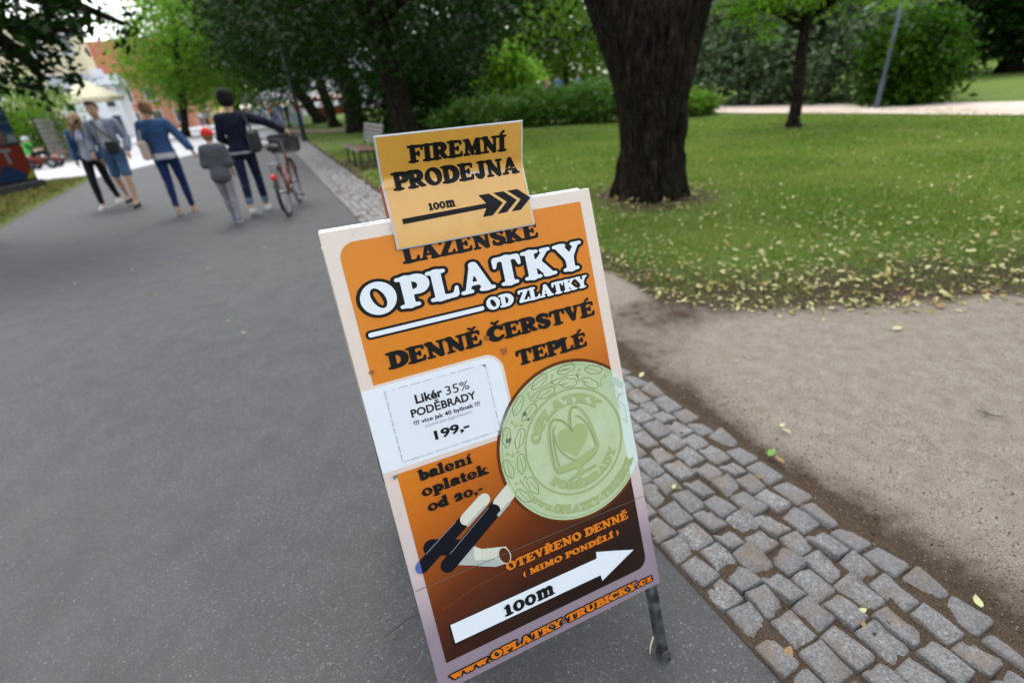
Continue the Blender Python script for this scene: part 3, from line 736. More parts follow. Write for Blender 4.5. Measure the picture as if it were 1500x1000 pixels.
M_WAFERPALE = ink('pale_wafer_print', (.66, .78, .72, 1)); M_WLINE = ink('wafer_relief_line', (.215, .295, .11, 1)); M_WFILL = ink('wafer_relief', (.37, .48, .21, 1)); M_WHI = ink('wafer_relief_light', (.68, .80, .52, 1)); M_WLINEPALE = ink('pale_relief_line', (.50, .62, .50, 1))
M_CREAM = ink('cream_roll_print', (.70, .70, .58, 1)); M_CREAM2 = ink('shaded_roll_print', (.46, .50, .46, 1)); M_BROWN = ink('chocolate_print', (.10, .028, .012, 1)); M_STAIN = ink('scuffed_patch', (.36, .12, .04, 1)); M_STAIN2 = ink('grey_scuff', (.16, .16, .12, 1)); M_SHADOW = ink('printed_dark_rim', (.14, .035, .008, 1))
t = NT('worn_aluminium'); co = t.coord(); n = t.noise(70, 6, .75, co, 1.5); n2 = t.noise(9, 4, .6, co)
c = t.mix(t.ramp(n, [(.56, 0.0), (.64, 1.0)]), (.62, .65, .72, 1), (.10, .10, .12, 1)); M_ALU = t.set(c, .45, .5, .25)
t = NT('dark_steel'); co = t.coord(); n = t.noise(28, 6, .7, co); n2 = t.noise(120, 3, .7, co)
c = t.mix(t.ramp(n, [(.42, 0.0), (.66, 1.0)]), (.022, .022, .024, 1), (.13, .15, .17, 1))
c = t.mix(t.ramp(n2, [(.62, 0.0), (.72, .8)]), c, (.10, .055, .03, 1)); t.bump(n2, .3, .002); M_STEEL = t.set(c, .5, .5, .3)

# ---------------------------------------------------------------- the sandwich board
BW, BH = .617, 1.052
B_O = np.array([-.35838, .95719, 1.18287 + CAMH - 1.407]); B_U = np.array([.93036, .36652, -.00988]); B_V = np.array([.11685, -.32193, -.93952])
B_N = np.cross(B_U, -B_V)                                  # points out of the printed face
foot_d = (B_O[2]) / -B_V[2]                                # length down the board to the ground
board = empty('sandwich_board', (B_O[0] + B_V[0] * foot_d + B_U[0] * BW / 2, B_O[1] + B_V[1] * foot_d + B_U[1] * BW / 2, 0))
tag(board, 'orange printed A-frame sandwich board with green wafer picture, standing on asphalt beside the setts', 'sandwich board')
def frame_m(o, u, v, n):
    m = Matrix(((u[0], v[0], n[0], o[0] - board.location[0]), (u[1], v[1], n[1], o[1] - board.location[1]), (u[2], v[2], n[2], o[2]), (0, 0, 0, 1))); return m
FM = frame_m(B_O, B_U, -B_V, B_N)
def bpart(name, mb, mat, smooth=False, M_=None):
    o = mb.build(name, mat, board, smooth); o.matrix_local = FM if M_ is None else M_; return o
# front panel: local x to the right, y up the board, z out of the face
panel = bpart('front_panel', MB().box((BW / 2, -BH / 2, -.004), (BW, BH, .008), None, .0012), M_BORDER)
def rect(u0, v0, u1, v1): return np.array([(u0, -v1), (u1, -v1), (u1, -v0), (u0, -v0)])
def rrect(u0, v0, u1, v1, tl=0, tr=0, br=0, bl=0, n=8):
    P = []
    for cx, cy, r, a in ((u1 - tr, -v0 - tr, tr, 0), (u0 + tl, -v0 - tl, tl, 90), (u0 + bl, -v1 + bl, bl, 180), (u1 - br, -v1 + br, br, 270)):
        if r == 0: P.append((cx, cy))
        else: P += [(cx + r * math.cos(math.radians(a + 90 * i / n)), cy + r * math.sin(math.radians(a + 90 * i / n))) for i in range(n + 1)]
    return np.array(P)
Z1, Z2, Z3, Z4, Z5, Z6 = .0005, .0010, .0015, .0020, .0025, .0030
I0, I1, J0, J1 = .0277, .5865, .0278, .9860
print_obj('poster_field', [rrect(I0, J0, I1, J1, tl=.034, br=.030)], Z1, M_POSTER, panel)
print_obj('price_box_border', [rrect(0.0006, .3217, .3140, .5205, tr=.042)], Z2, M_BORDER, panel)
print_obj('price_box', [rrect(0.0006, .3277, .3070, .5100, tr=.036)], Z3, M_WHITE, panel)
# wafer
CX, CY, CR, RR = .452, -.587, .1955, .1325
def circ(r, n=72, cx=CX, cy=CY): return np.array([(cx + r * math.cos(2 * PI * i / n), cy + r * math.sin(2 * PI * i / n)) for i in range(n)])
def clipx(L, x0=None, x1=None):
    for side, lim in ((1, x1), (-1, x0)):
        if lim is None: continue
        out = []
        for i in range(len(L)):
            a, b = L[i], L[(i + 1) % len(L)]; ia = (a[0] - lim) * side <= 0; ib = (b[0] - lim) * side <= 0
            if ia: out.append(a)
            if ia != ib: t_ = (lim - a[0]) / (b[0] - a[0]); out.append(a + (b - a) * t_)
        L = np.array(out)
    return L
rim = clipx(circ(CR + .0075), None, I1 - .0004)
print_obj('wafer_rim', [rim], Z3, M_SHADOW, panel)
print_obj('wafer', [clipx(circ(CR), None, I1)], Z4, M_WAFER, panel)
print_obj('wafer_margin', [clipx(circ(CR), I1, BW - .0008)], Z4, M_WAFERPALE, panel)
def stroke(pts, w, closed=False):             # outline of a thin printed line
    P = np.array(pts, float)
    T = np.roll(P, -1, 0) - np.roll(P, 1, 0) if closed else np.gradient(P, axis=0)
    T = T / (np.hypot(*T.T)[:, None] + 1e-12); N_ = np.stack([-T[:, 1], T[:, 0]], 1) * w / 2
    return [P + N_, P - N_] if closed else [np.concatenate([P + N_, (P - N_)[::-1]])]
def lines(name, L, z, mat, label=None):
    return print_obj(name, L, z, mat, panel, label)
lines('relief_ring', stroke(circ(RR), .0032, True), Z5, M_WFILL); lines('relief_ring', stroke(circ(RR - .0022), .0012, True), Z5 + .0001, M_WLINE)
lines('relief_ring', stroke(clipx(circ(CR - .006), None, I1)[:-1], .0011), Z5, M_WLINE)
def pol(r, a, cx=CX, cy=CY): return (cx + r * math.cos(math.radians(a)), cy + r * math.sin(math.radians(a)))
# oak-leaf wreath in the outer band
def lobes(r0, a0, ln, wd, ang):                # a lobed leaf outline, centre at polar (r0, a0), pointing along ang
    n = 44; P = []
    for i in range(n):
        q = 2 * PI * i / n; x = math.cos(q) * ln; y = math.sin(q) * wd * (1 + .13 * math.cos(q * 5)) * (1 - .2 * math.cos(q))
        c_, s_ = math.cos(math.radians(ang)), math.sin(math.radians(ang)); b = pol(r0, a0); P.append((b[0] + x * c_ - y * s_, b[1] + x * s_ + y * c_))
    return np.array(P)
wl = []; wp = []; dots = []; dp_ = []
for a in (208, 183, 159, 134, 110, 86, 62, 38, 14):
    pale = a < 46
    for dr, sg in ((.0165, 1), (-.0165, -1)):
        lf = lobes(.164 + dr, a, .0245, .0105, a + 90 + 10 * sg)
        for q in stroke(lf, .0019, True): (wp if pale else wl).append(q)
        c0 = pol(.164 + dr, a + 7); c1 = pol(.164 + dr, a - 6)
        (wp if pale else wl).extend(stroke([c0, pol(.164 + dr * 1.05, a), c1], .0014))
    (wp if pale else wl).extend(stroke([pol(.164, a + 13 - i * 2.6) for i in range(11)], .0016))
    for dr in (.013, -.013):
        b = pol(.164 + dr, a - 12); (dp_ if pale else dots).append(circ(.0042, 12, *b)); (wp if pale else wl).extend(stroke([pol(.164, a - 9), b], .0012))
wl2 = [];
def keep(L, lo, hi): return [c for c in (clipx(q, lo, hi) for q in L) if len(c) > 2]
for i, L in enumerate(wl): pass
o = lines('wreath_relief', [q for q in wl if q[:, 0].max() < I1], Z5, M_WLINE)
lines('wreath_relief', [q for q in wp if q[:, 0].max() < BW - .002], Z5, M_WLINEPALE)
for q in dots: lines('wreath_berry', [q], Z5 + .0002, M_WFILL)
for q in dp_:
    if q[:, 0].max() < BW - .002: lines('wreath_berry', [q], Z5 + .0002, M_WLINEPALE)
def arc_text(text, r, a0, a1, cap, inner, mat, mat2, label=None):            # inner=False: reads along the top; True: along the bottom
    d = (a1 - a0)
    def wp_(off):
        def f_(L):
            x, y = L[:, 0], L[:, 1]; a = np.radians(a0 + d * x)
            rad = r + y if not inner else r - y
            return np.stack([CX + rad * np.cos(a) + off[0], CY + rad * np.sin(a) + off[1]], 1)
        return f_
    word(text, 0, 1, 0, cap, Z5 + .0001, mat2, panel, warp=wp_((.0009, -.0011)), res=30)
    word(text, 0, 1, 0, cap, Z6, mat, panel, warp=wp_((0, 0)), res=30, label=label)
arc_text('OPLATKY', .095, 165, 40, .024, False, M_WFILL, M_WLINE, 'embossed wafer lettering along the top of the ring')
arc_text('PODĚBRADY', .118, 222, 334, .020, True, M_WFILL, M_WLINE, 'embossed wafer lettering along the bottom of the ring')
arc_text('www.OPLATKY-TRUBICK', .178, 214, 328, .021, True, M_WFILL, M_WLINE, 'embossed wafer lettering on the outer band')
# fountain with a heart
def bez(p0, p1, p2, p3, n=14):
    q = np.linspace(0, 1, n)[:, None]; p0, p1, p2, p3 = map(np.array, (p0, p1, p2, p3))
    return (1 - q) ** 3 * p0 + 3 * (1 - q) ** 2 * q * p1 + 3 * (1 - q) * q * q * p2 + q ** 3 * p3
def E2(L): return np.array([(CX - .006 + x, CY + .004 + y) for x, y in L])
fill = []; dark = []
heart = np.concatenate([bez((0, .022), (-.010, .046), (-.046, .040), (-.038, .004)), bez((-.038, .004), (-.030, -.020), (-.010, -.030), (.002, -.044))[1:], bez((.002, -.044), (.018, -.026), (.046, -.006), (.044, .016))[1:], bez((.044, .016), (.042, .040), (.010, .044), (0, .022))[1:-1]])
fill.append(E2(heart))
for pts in (bez((-.062, -.058), (-.066, .03), (-.056, .066), (-.040, .066)), bez((-.040, .066), (-.016, .064), (-.004, .040), (-.001, .022)), bez((.066, -.036), (.060, .030), (.040, .084), (.016, .082)), bez((.016, .082), (.004, .078), (-.001, .055), (-.001, .026))):
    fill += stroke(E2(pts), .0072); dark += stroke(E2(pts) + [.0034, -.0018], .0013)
for pts in (bez((-.050, -.050), (-.056, .02), (-.048, .048), (-.038, .048)), bez((.058, -.032), (.052, .028), (.034, .056), (.018, .058)), bez((-.046, .030), (-.050, -.012), (-.020, -.040), (-.004, -.050))):
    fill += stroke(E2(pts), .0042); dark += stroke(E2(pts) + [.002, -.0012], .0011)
bowl = np.array([(-.060, -.062), (-.052, -.052), (-.004, -.050), (.040, -.038), (.070, -.030), (.052, -.052), (.012, -.070), (.012, -.082), (.046, -.078), (.050, -.083), (-.022, -.094), (-.034, -.092), (-.002, -.080), (-.004, -.070), (-.050, -.068)])
for i, q in enumerate(fill): print_obj('fountain_relief', [q], Z5 + .00002 * i, M_WFILL, panel)
print_obj('fountain_relief', [E2(bowl)], Z6, M_WFILL, panel)
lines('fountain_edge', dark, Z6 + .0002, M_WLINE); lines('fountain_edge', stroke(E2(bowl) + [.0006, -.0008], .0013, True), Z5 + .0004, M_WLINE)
# pasted price sheet
sh = print_obj('price_sheet', [rect(.0460, .3400, .2725, .4990)], Z4 + .0004, M_PAPER, panel, 'white paper sheet pasted on the board with printed prices')
er = np.random.default_rng(3)
edge = []
for (a, b) in (((.0465, -.3405), (.272, -.3415)), ((.272, -.3415), (.2722, -.4985)), ((.0462, -.3405), (.0466, -.498)), ((.0466, -.4985), (.272, -.4988))):
    s_ = 0.0
    while s_ < .97:
        e_ = min(s_ + er.uniform(.02, .12), 1.0); p = np.array(a) + (np.array(b) - np.array(a)) * np.array([[s_], [(s_ + e_) / 2], [e_]]) + er.normal(0, .0004, (3, 2)); edge += stroke(p, er.uniform(.0005, .0016)); s_ = e_ + er.uniform(0, .05)
lines('worn_sheet_edge', edge, Z5 + .0002, M_GREY)
sans('Likér', .1030, .1635, .3845, .0200, Z6, M_BLACK, panel, .030, 'black sans lettering on the pasted sheet, first line'); sans('35%', .1705, .2250, .3850, .0195, Z6, M_BLACK, panel, 0.0)
sans('PODĚBRADY', .0876, .2350, .4112, .0178, Z6, M_BLACK, panel, .028)
sans('!!! více jak 40 bylinek !!!', .0885, .2395, .4285, .0095, Z6, M_BLACK, panel, .02)
sans('(chutná jako Jägermeister)', .1105, .2160, .4398, .0068, Z6, M_GREY, panel, 0.0)
sans('199,-', .1246, .2044, .4740, .0205, Z6, M_BLACK, panel, .035)
# headline lettering
word('LÁZEŇSKÉ', .1472, .4622, .0907, .0345, Z2, M_BLACK, panel, label='black headline lettering half covered by the small sign')
word('OPLATKY', .0450, .5665, .1812, .0650, Z4, M_WHITE, panel, .095, M_BLACK, bold=0.0, track=.055, label='large white headline lettering with black outline')
BARZ = Z2
def capsule(x0, x1, y, r): return np.concatenate([[(x1 + r * math.cos(a), y + r * math.sin(a)) for a in np.linspace(-PI / 2, PI / 2, 9)], [(x0 + r * math.cos(a), y + r * math.sin(a)) for a in np.linspace(PI / 2, 1.5 * PI, 9)]])
print_obj('underline_outline', [capsule(.0470, .318, -.2186, .0098)], Z1 + .0003, M_BLACK, panel); print_obj('underline', [np.array(list(capsule(.0475, .2935, -.2186, .0048)))], Z4 + .0003, M_WHITE, panel)
word('OD ZLATKY', .3055, .5660, .2268, .0275, Z4, M_WHITE, panel, .21, M_BLACK, 'smaller white lettering with black outline under the headline')
word('DENNĚ', .0660, .2756, .2978, .0348, Z4, M_BLACK, panel, label='black lettering in the left of the third line'); word('ČERSTVÉ', .2905, .5694, .2980, .0348, Z4, M_BLACK, panel, label='black lettering in the right of the third line')
word('TEPLÉ', .3484, .5330, .3668, .0345, Z4, M_BLACK, panel, label='black lettering above the wafer')
word('balení', .0705, .1935, .5518, .0236, Z4, M_BLACK, panel, label='black lower case lettering above the wafer rolls'); word('oplatek', .0690, .2249, .5885, .0236, Z4, M_BLACK, panel); word('od 20,-', .0735, .2015, .6258, .0236, Z4, M_BLACK, panel)
word('OTEVŘENO DENNĚ', .2135, .5565, .8350, .0212, Z4, M_ORANGE, panel, .10, M_BLACK, 'orange lettering on the dark lower part'); word('( MIMO PONDĚLÍ )', .2500, .5215, .8678, .0155, Z4, M_ORANGE, panel, .10, M_BLACK)
word('www.OPLATKY-TRUBICKY.cz', .0290, .5930, 1.0325, .0200, Z4, M_ORANGE, panel, .16, M_BLACK, 'orange lettering along the bottom border')
# arrow
A = [(.0574, -.9016), (.4466, -.9035), (.4489, -.8856), (.5558, -.9250), (.4504, -.9681), (.4488, -.9515), (.0582, -.9490)]
print_obj('arrow_outline', [np.array([(x - (.0042 if x < .1 else 0.0), y + (-.0042 if (y < -.94) else .0016)) for x, y in A])], Z2, M_BLACK, panel); print_obj('arrow', [np.array(A)], Z3, M_WHITE, panel)
word('100m', .1850, .3175, .9420, .0370, Z5, M_BLACK, panel, label='black distance lettering on the white arrow')
# wafer rolls
def roll(a, b, r, n=10):
    a, b = np.array(a), np.array(b); d = (b - a) / np.hypot(*(b - a)); q = np.array([-d[1], d[0]])
    return np.concatenate([[b + r * (q * math.cos(x) + d * math.sin(x)) for x in np.linspace(PI, 0, n)], [a + r * (q * math.cos(x) - d * math.sin(x)) for x in np.linspace(0, PI, n)]])
print_obj('wafer_roll', [roll((.060, -.7065), (.120, -.733), .0185)], Z2, M_NAVY, panel)
cr_ = [(.152, -.7435), (.168, -.7570), (.226, -.775), (.2105, -.8145), (.190, -.8125), (.150, -.7930), (.146, -.768)]
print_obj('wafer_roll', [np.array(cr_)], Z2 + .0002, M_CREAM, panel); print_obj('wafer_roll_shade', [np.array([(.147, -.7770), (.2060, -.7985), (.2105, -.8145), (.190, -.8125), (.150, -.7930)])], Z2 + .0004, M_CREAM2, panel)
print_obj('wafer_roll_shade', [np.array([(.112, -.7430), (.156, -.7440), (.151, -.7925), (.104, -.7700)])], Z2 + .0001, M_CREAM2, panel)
print_obj('roll_filling', [np.array([(.2165 + .0125 * math.cos(a) - .004 * math.sin(a), -.7945 + .020 * math.sin(a) + .002 * math.cos(a)) for a in np.linspace(0, 2 * PI, 25)[:-1]])], Z3, M_BROWN, panel)
lines('roll_rim', stroke(np.array([(.2165 + .0135 * math.cos(a) - .004 * math.sin(a), -.7945 + .0212 * math.sin(a) + .002 * math.cos(a)) for a in np.linspace(0, 2 * PI, 29)[:-1]]), .0022, True), Z3 + .0002, M_CREAM)
print_obj('wafer_roll', [roll((.030, -.7420), (.1985, -.6450), .0150)], Z3, M_NAVY, panel); print_obj('wafer_roll_tip', [roll((.150, -.6730), (.1985, -.6450), .0152)], Z3 + .0003, M_CREAM, panel)
print_obj('wafer_roll', [roll((.0867, -.7610), (.258, -.6520), .0182)], Z4 - .0001, M_NAVY, panel)
print_obj('wafer_roll_tip', [np.concatenate([roll((.235, -.6670), (.270, -.6445), .0184)])], Z4 - .00005, M_CREAM, panel); print_obj('wafer_roll', [roll((.0867, -.7610), (.213, -.6810), .0184)], Z4 + .0001, M_NAVY, panel)
print_obj('wafer', [clipx(circ(CR), None, .36)], Z4 + .0003, M_WAFER, panel)
lines('roll_shade', stroke([(.1465, -.6905), (.1985, -.6605)], .006) + stroke([(.222, -.6945), (.256, -.6735)], .0075), Z4 + .00035, M_CREAM2)
lines('roll_rib', [q for i in range(5) for q in stroke([(.171 + .009 * i, -.7585 - .0030 * i), (.158 + .009 * i, -.7930 - .0036 * i)], .0008)], Z2 + .0006, M_CREAM2)
lines('roll_highlight', stroke([(.045, -.716), (.125, -.6700)], .0012) + stroke([(.095, -.738), (.205, -.667)], .0012), Z4 + .0004, M_GREY)
print_obj('roll_end', [clipx(roll((.030, -.7420), (.06, -.7245), .0150), None, I0)], Z4 + .0004, M_BLUEINK, panel)
# wear: seam, scratches, torn patches
lines('poster_seam', stroke([(.004, -.7895), (.15, -.7902), (.33, -.7918), (.48, -.7925), (BW - .004, -.7940)], .0012), Z4 + .0006, M_STAIN2)
def blot(x, y, r, seed, m, z=Z5):
    q = np.random.default_rng(seed); n = 13; a = np.linspace(0, 2 * PI, n + 1)[:-1]; rr = r * q.uniform(.3, .8, n)
    print_obj('scuff', [np.stack([x + rr * np.cos(a), y + .8 * rr * np.sin(a)], 1)], z + .0003, m, panel)
blot(.0305, -.2935, .010, 1, M_STAIN); blot(.3223, -.3247, .017, 2, M_STAIN); blot(.3387, -.4814, .012, 3, M_STAIN2); blot(.2860, -.5290, .012, 4, M_STAIN2); blot(.0222, -.5244, .009, 5, M_STAIN2); blot(.2890, -.2860, .013, 6, M_STAIN); blot(.345, -.497, .007, 8, M_STAIN2)
lines('scratch', stroke([(.05, -.858), (.14, -.8385), (.22, -.8335)], .0007) + stroke([(.025, -.872), (.035, -.869)], .0006), Z2 + .0003, M_STAIN)
# frame of square steel tube behind the panel, legs reaching the ground
LG = foot_d - .004
TB = .026
def bar(x0, y0, x1, y1, zc, w=TB, d=TB): return MB().box(((x0 + x1) / 2, (y0 + y1) / 2, zc), (max(abs(x1 - x0), w), max(abs(y1 - y0), w), d), None, .002)
bpart('leg', bar(BW - .018, -.02, BW - .018, -LG, -.008 - TB / 2 - .0005), M_STEEL)
bpart('leg', bar(.030, -.02, .030, -LG, -.008 - TB / 2 - .0005), M_STEEL)
bpart('foot_cap', MB().box((BW - .018, -LG + .018, -.0215), (TB + .003, .036, TB + .003), None, .002), M_STEEL); bpart('foot_cap', MB().box((.030, -LG + .024, -.0215), (TB + .007, .050, TB + .007), None, .003), M_STEEL)
bpart('cross_bar', bar(.045, -BH + .03, BW - .045, -BH + .03, -.0218), M_STEEL)
bpart('top_rail', MB().box((BW / 2 - .010, -.0030, -.0245), (BW - .022, .017, .032), None, .0015), M_ALU)
# rear half, leaning the other way
hz = np.array([B_N[0], B_N[1], 0]); hz /= np.linalg.norm(hz); hx = np.array([B_U[0], B_U[1], 0]); hx /= np.linalg.norm(hx)
O2 = B_O - hz * .052 + np.array([0, 0, -.006]); sl = math.radians(20); V2 = np.array([0, 0, -1]) * math.cos(sl) - hz * math.sin(sl); N2 = np.cross(hx, -V2)
RM = frame_m(O2, hx, -V2, N2); L2 = O2[2] / -V2[2] - .004
bpart('rear_panel', MB().box((BW / 2, -BH / 2 - .06, -.026), (BW, BH, .008), None, .0012), M_BORDER, False, RM)
bpart('leg', bar(.030, -.05, .030, -L2, -.008), M_STEEL, False, RM); bpart('leg', bar(BW - .030, -.05, BW - .030, -L2, -.008), M_STEEL, False, RM)
for q in (.25, .75): bpart('hinge', MB().box((BW * q, -.034, -.050), (.06, .012, .03)), M_STEEL)

# ---------------------------------------------------------------- the small laminated sign fixed over its top edge
SX0, SX1, SB = .1412, .4572, -.0615                 # in board coordinates: left, right, bottom
small = empty('direction_sign', tuple(B_O + B_U * (SX0 + SX1) / 2 + B_V * .06))
tag(small, 'small bent laminated orange sign with black arrow, fixed over the top edge of the board', 'sign')
SH = .060 + .075 + .091; SWD = SX1 - SX0
Msm = Matrix(((B_U[0], -B_V[0], B_N[0], B_O[0] - small.location[0]), (B_U[1], -B_V[1], B_N[1], B_O[1] - small.location[1]), (B_U[2], -B_V[2], B_N[2], B_O[2] - small.location[2]), (0, 0, 0, 1)))
def bend(s, x=0.0):                                 # s: distance up the sheet from its bottom edge -> (y, z) in board frame
    s0 = .132 - .012 * (x - .3) ; R_ = .035; ang = math.radians(29)
    z0 = .0065
    if s < s0: return SB + s, z0 + .0015 * math.sin(max(s, 0) * 30)
    a = min((s - s0) / R_, ang); y = SB + s0 + R_ * math.sin(a); z = z0 + R_ * (1 - math.cos(a)); r = s - s0 - R_ * a
    return y + max(r, 0) * math.cos(a), z + max(r, 0) * math.sin(a)
def crease(x, s): # a soft dent in the plastic at lower left
    return .0022 * math.exp(-(((s - .125 - (x - .14) * .18) / .006) ** 2)) * max(0, 1 - (x - .14) / .16)
def bent(L, z):
    out = []
    for x, s in L:
        y, zz = bend(s, x); out.append((x, y, zz + z + crease(x, s)))
    return out
def bent_grid(name, x0, x1, s0, s1, z, mat, thick=None):
    nx, ns = 26, 60; V = []; F = []
    for j in range(ns + 1):
        for i in range(nx + 1): V.append((x0 + (x1 - x0) * i / nx, s0 + (s1 - s0) * j / ns))
    P = bent(V, z)
    for j in range(ns):
        for i in range(nx): a = j * (nx + 1) + i; F.append((a, a + 1, a + nx + 2, a + nx + 1))
    if thick:
        b = len(P); P = P + bent(V, z - thick); F = F + [tuple(q + b for q in f[::-1]) for f in F]
        ring = [i for i in range(nx + 1)] + [(j + 1) * (nx + 1) - 1 for j in range(1, ns + 1)] + [ns * (nx + 1) + i for i in range(nx - 1, -1, -1)] + [j * (nx + 1) for j in range(ns - 1, 0, -1)]
        for k in range(len(ring)): a, c_ = ring[k], ring[(k + 1) % len(ring)]; F.append((c_, a, a + b, c_ + b))
    o = link(name, pymesh(name, P, F, True), small, mat); o.matrix_local = Msm; return o
M_LAM = simple('clear_laminate_edge', (.62, .62, .66, 1), .2, .6, 0, .15, 30)
t = NT('amber_print'); co = t.coord(); n = t.noise(14, 5, .6, co)
c = t.mix(t.ramp(n, [(.3, 0.0), (.7, 1.0)]), (.71, .345, .028, 1), (.76, .395, .042, 1)); t.bump(t.noise(26, 4, .6, co), .05, .003)
M_AMBER = t.set(c, .28, .8); t.b.inputs['Coat Weight'].default_value = 1.0; t.b.inputs['Coat Roughness'].default_value = .22; t.b.inputs['Coat IOR'].default_value = 1.6
bent_grid('laminate', SX0, SX1, 0, SH, 0, M_LAM, .0022)
bent_grid('sheet', SX0 + .004, SX1 - .003, .003, SH - .004, .0005, M_AMBER)
def bent_print(name, loops, z, mat, label=None):
    v, f = fill_mesh(name, loops, 0)
    bm = bmesh.new(); vs = [bm.verts.new((p[0], p[1], 0)) for p in v]
    for q in f:
        try: bm.faces.new([vs[i] for i in q])
        except ValueError: pass
    for cy in np.arange(.110, SH, .005):        # cut into strips that can follow the bend
        bmesh.ops.bisect_plane(bm, geom=bm.verts[:] + bm.edges[:] + bm.faces[:], plane_co=(0, cy, 0), plane_no=(0, 1, 0))
    for cx in np.arange(SX0, SX1, .02):
        bmesh.ops.bisect_plane(bm, geom=bm.verts[:] + bm.edges[:] + bm.faces[:], plane_co=(cx, 0, 0), plane_no=(1, 0, 0))
    bm.normal_update()
    for fc in bm.faces:
        if fc.normal.z < 0: fc.normal_flip()
    for p in bm.verts: p.co = Vector(bent([(p.co.x, p.co.y)], z)[0])
    me = bpy.data.meshes.new(name); bm.to_mesh(me); bm.free()
    o = link(name, me, small, mat); o.matrix_local = Msm
    if label: o['label'] = label
    return o
def bent_word(text, x0, x1, s0, cap, label=None):
    gx, gy, D, adv = text_sdf(text, 56); ii = np.nonzero((D < 0).any(0))[0]; xa, xb = gx[ii[0]], gx[ii[-1]]
    k_ = (x1 - x0) / (xb - xa)
    return bent_print('lettering', [np.stack([x0 + (L[:, 0] - xa) * k_, s0 + L[:, 1] * cap], 1) for L in contours(gx, gy, D, .012)], .0013, M_BLACK, label)
bent_word('FIREMNÍ', .203, .418, .1670, .0330, 'black lettering on the upper line of the small sign'); bent_word('PRODEJNA', .163, .445, .1175, .0345, 'black lettering on the second line of the small sign'); bent_word('100m', .225, .283, .0680, .0200)
bent_print('arrow', [np.array([(.165, .0490), (.350, .0535), (.338, .0360), (.361, .0360), (.3905, .0590), (.363, .0830), (.3385, .0830), (.352, .0635), (.165, .0600)])], .0011, M_BLACK)
for dx in (.034, .068): bent_print('arrow', [np.array([(.3385 + dx, .0375), (.361 + dx, .0375), (.3905 + dx, .0600), (.363 + dx, .0830), (.3385 + dx, .0830), (.366 + dx, .0600)])], .0011, M_BLACK)
M_RUST = simple('rusty_bracket', (.30, .08, .03, 1), .6)
for bx in (SX0 + .012, SX1 - .03):
    o = MB().box((bx, .020, -.0425), (.020, .12, .012), None, .002).build('bracket', M_RUST, small); o.matrix_local = Msm
# ================================================================ TREES, SHRUBS, GRASS, LEAVES
t = NT('dark_bark'); co = t.coord(); mp = t.n('ShaderNodeMapping'); mp.inputs['Scale'].default_value = (1, 1, .16); t.l(co, mp.inputs[0])
r1 = t.noise(22, 6, .7, mp.outputs[0], 1.2); r2 = t.noise(60, 5, .7, mp.outputs[0])
c = t.ramp(r1, [(.36, (.005, .004, .0035, 1)), (.52, (.022, .017, .013, 1)), (.68, (.070, .056, .045, 1))])
c = t.mix(t.ramp(t.noise(3, 3, .5, co), [(.50, 0.0), (.75, .4)]), c, (.026, .029, .014, 1))
t.bump(t.math('ADD', r1, t.math('MULTIPLY', r2, .5)), 1.0, .06); M_BARK = t.set(c, .95, .04)
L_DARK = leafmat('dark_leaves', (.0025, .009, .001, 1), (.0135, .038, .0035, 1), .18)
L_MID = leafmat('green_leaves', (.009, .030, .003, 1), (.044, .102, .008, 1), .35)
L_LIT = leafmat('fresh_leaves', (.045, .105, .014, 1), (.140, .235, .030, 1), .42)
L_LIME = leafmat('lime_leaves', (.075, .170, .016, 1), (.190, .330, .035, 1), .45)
L_SUNLIT = leafmat('sunlit_tone_leaves', (.048, .115, .012, 1), (.150, .265, .030, 1), .42)  # leaf colour lightened to stand in for sunlight on the far left tree
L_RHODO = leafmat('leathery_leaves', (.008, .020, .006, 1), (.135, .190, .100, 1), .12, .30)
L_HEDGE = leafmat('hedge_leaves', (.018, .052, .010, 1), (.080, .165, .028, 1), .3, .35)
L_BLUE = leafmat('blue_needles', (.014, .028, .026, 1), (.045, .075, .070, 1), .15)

def crown_mesh(name, ells, n_cl, per, sig, leaf, seed=0, inner=.45, flat=.75, hang=0.0, asp=.5):
    r = np.random.default_rng(seed); E_ = np.array([e[:6] for e in ells], float)
    vol = (E_[:, 3] * E_[:, 4] * E_[:, 5]) ** .75; which = r.choice(len(E_), n_cl, p=vol / vol.sum())
    d = r.normal(size=(n_cl, 3)); d /= np.linalg.norm(d, axis=1)[:, None]
    rad = inner + (1 - inner) * r.random(n_cl) ** .6
    c = E_[which, :3] + d * rad[:, None] * E_[which, 3:6]
    if hang: c[:, 2] -= hang * r.random(n_cl) ** 2 * (d[:, 2] < .3)
    N = n_cl * per; ci = np.repeat(np.arange(n_cl), per); s = sig * r.uniform(.6, 1.4, n_cl)[ci]
    p = c[ci] + r.normal(size=(N, 3)) * s[:, None] * np.array([1, 1, flat])
    nrm = r.normal(size=(N, 3)) * .75 + np.array([0, 0, .8]); nrm /= np.linalg.norm(nrm, axis=1)[:, None]
    a = np.cross(nrm, r.normal(size=(N, 3))); a /= np.linalg.norm(a, axis=1)[:, None] + 1e-9; b = np.cross(nrm, a)
    L = leaf * r.uniform(.6, 1.35, N)[:, None]; W = L * asp
    V = np.stack([p - a * L * .5, p + b * W * .5 - nrm * L * .06, p + a * L * .5, p - b * W * .5 - nrm * L * .06], 1).reshape(-1, 3)
    return npmesh(name, V, np.arange(N * 4).reshape(-1, 4))
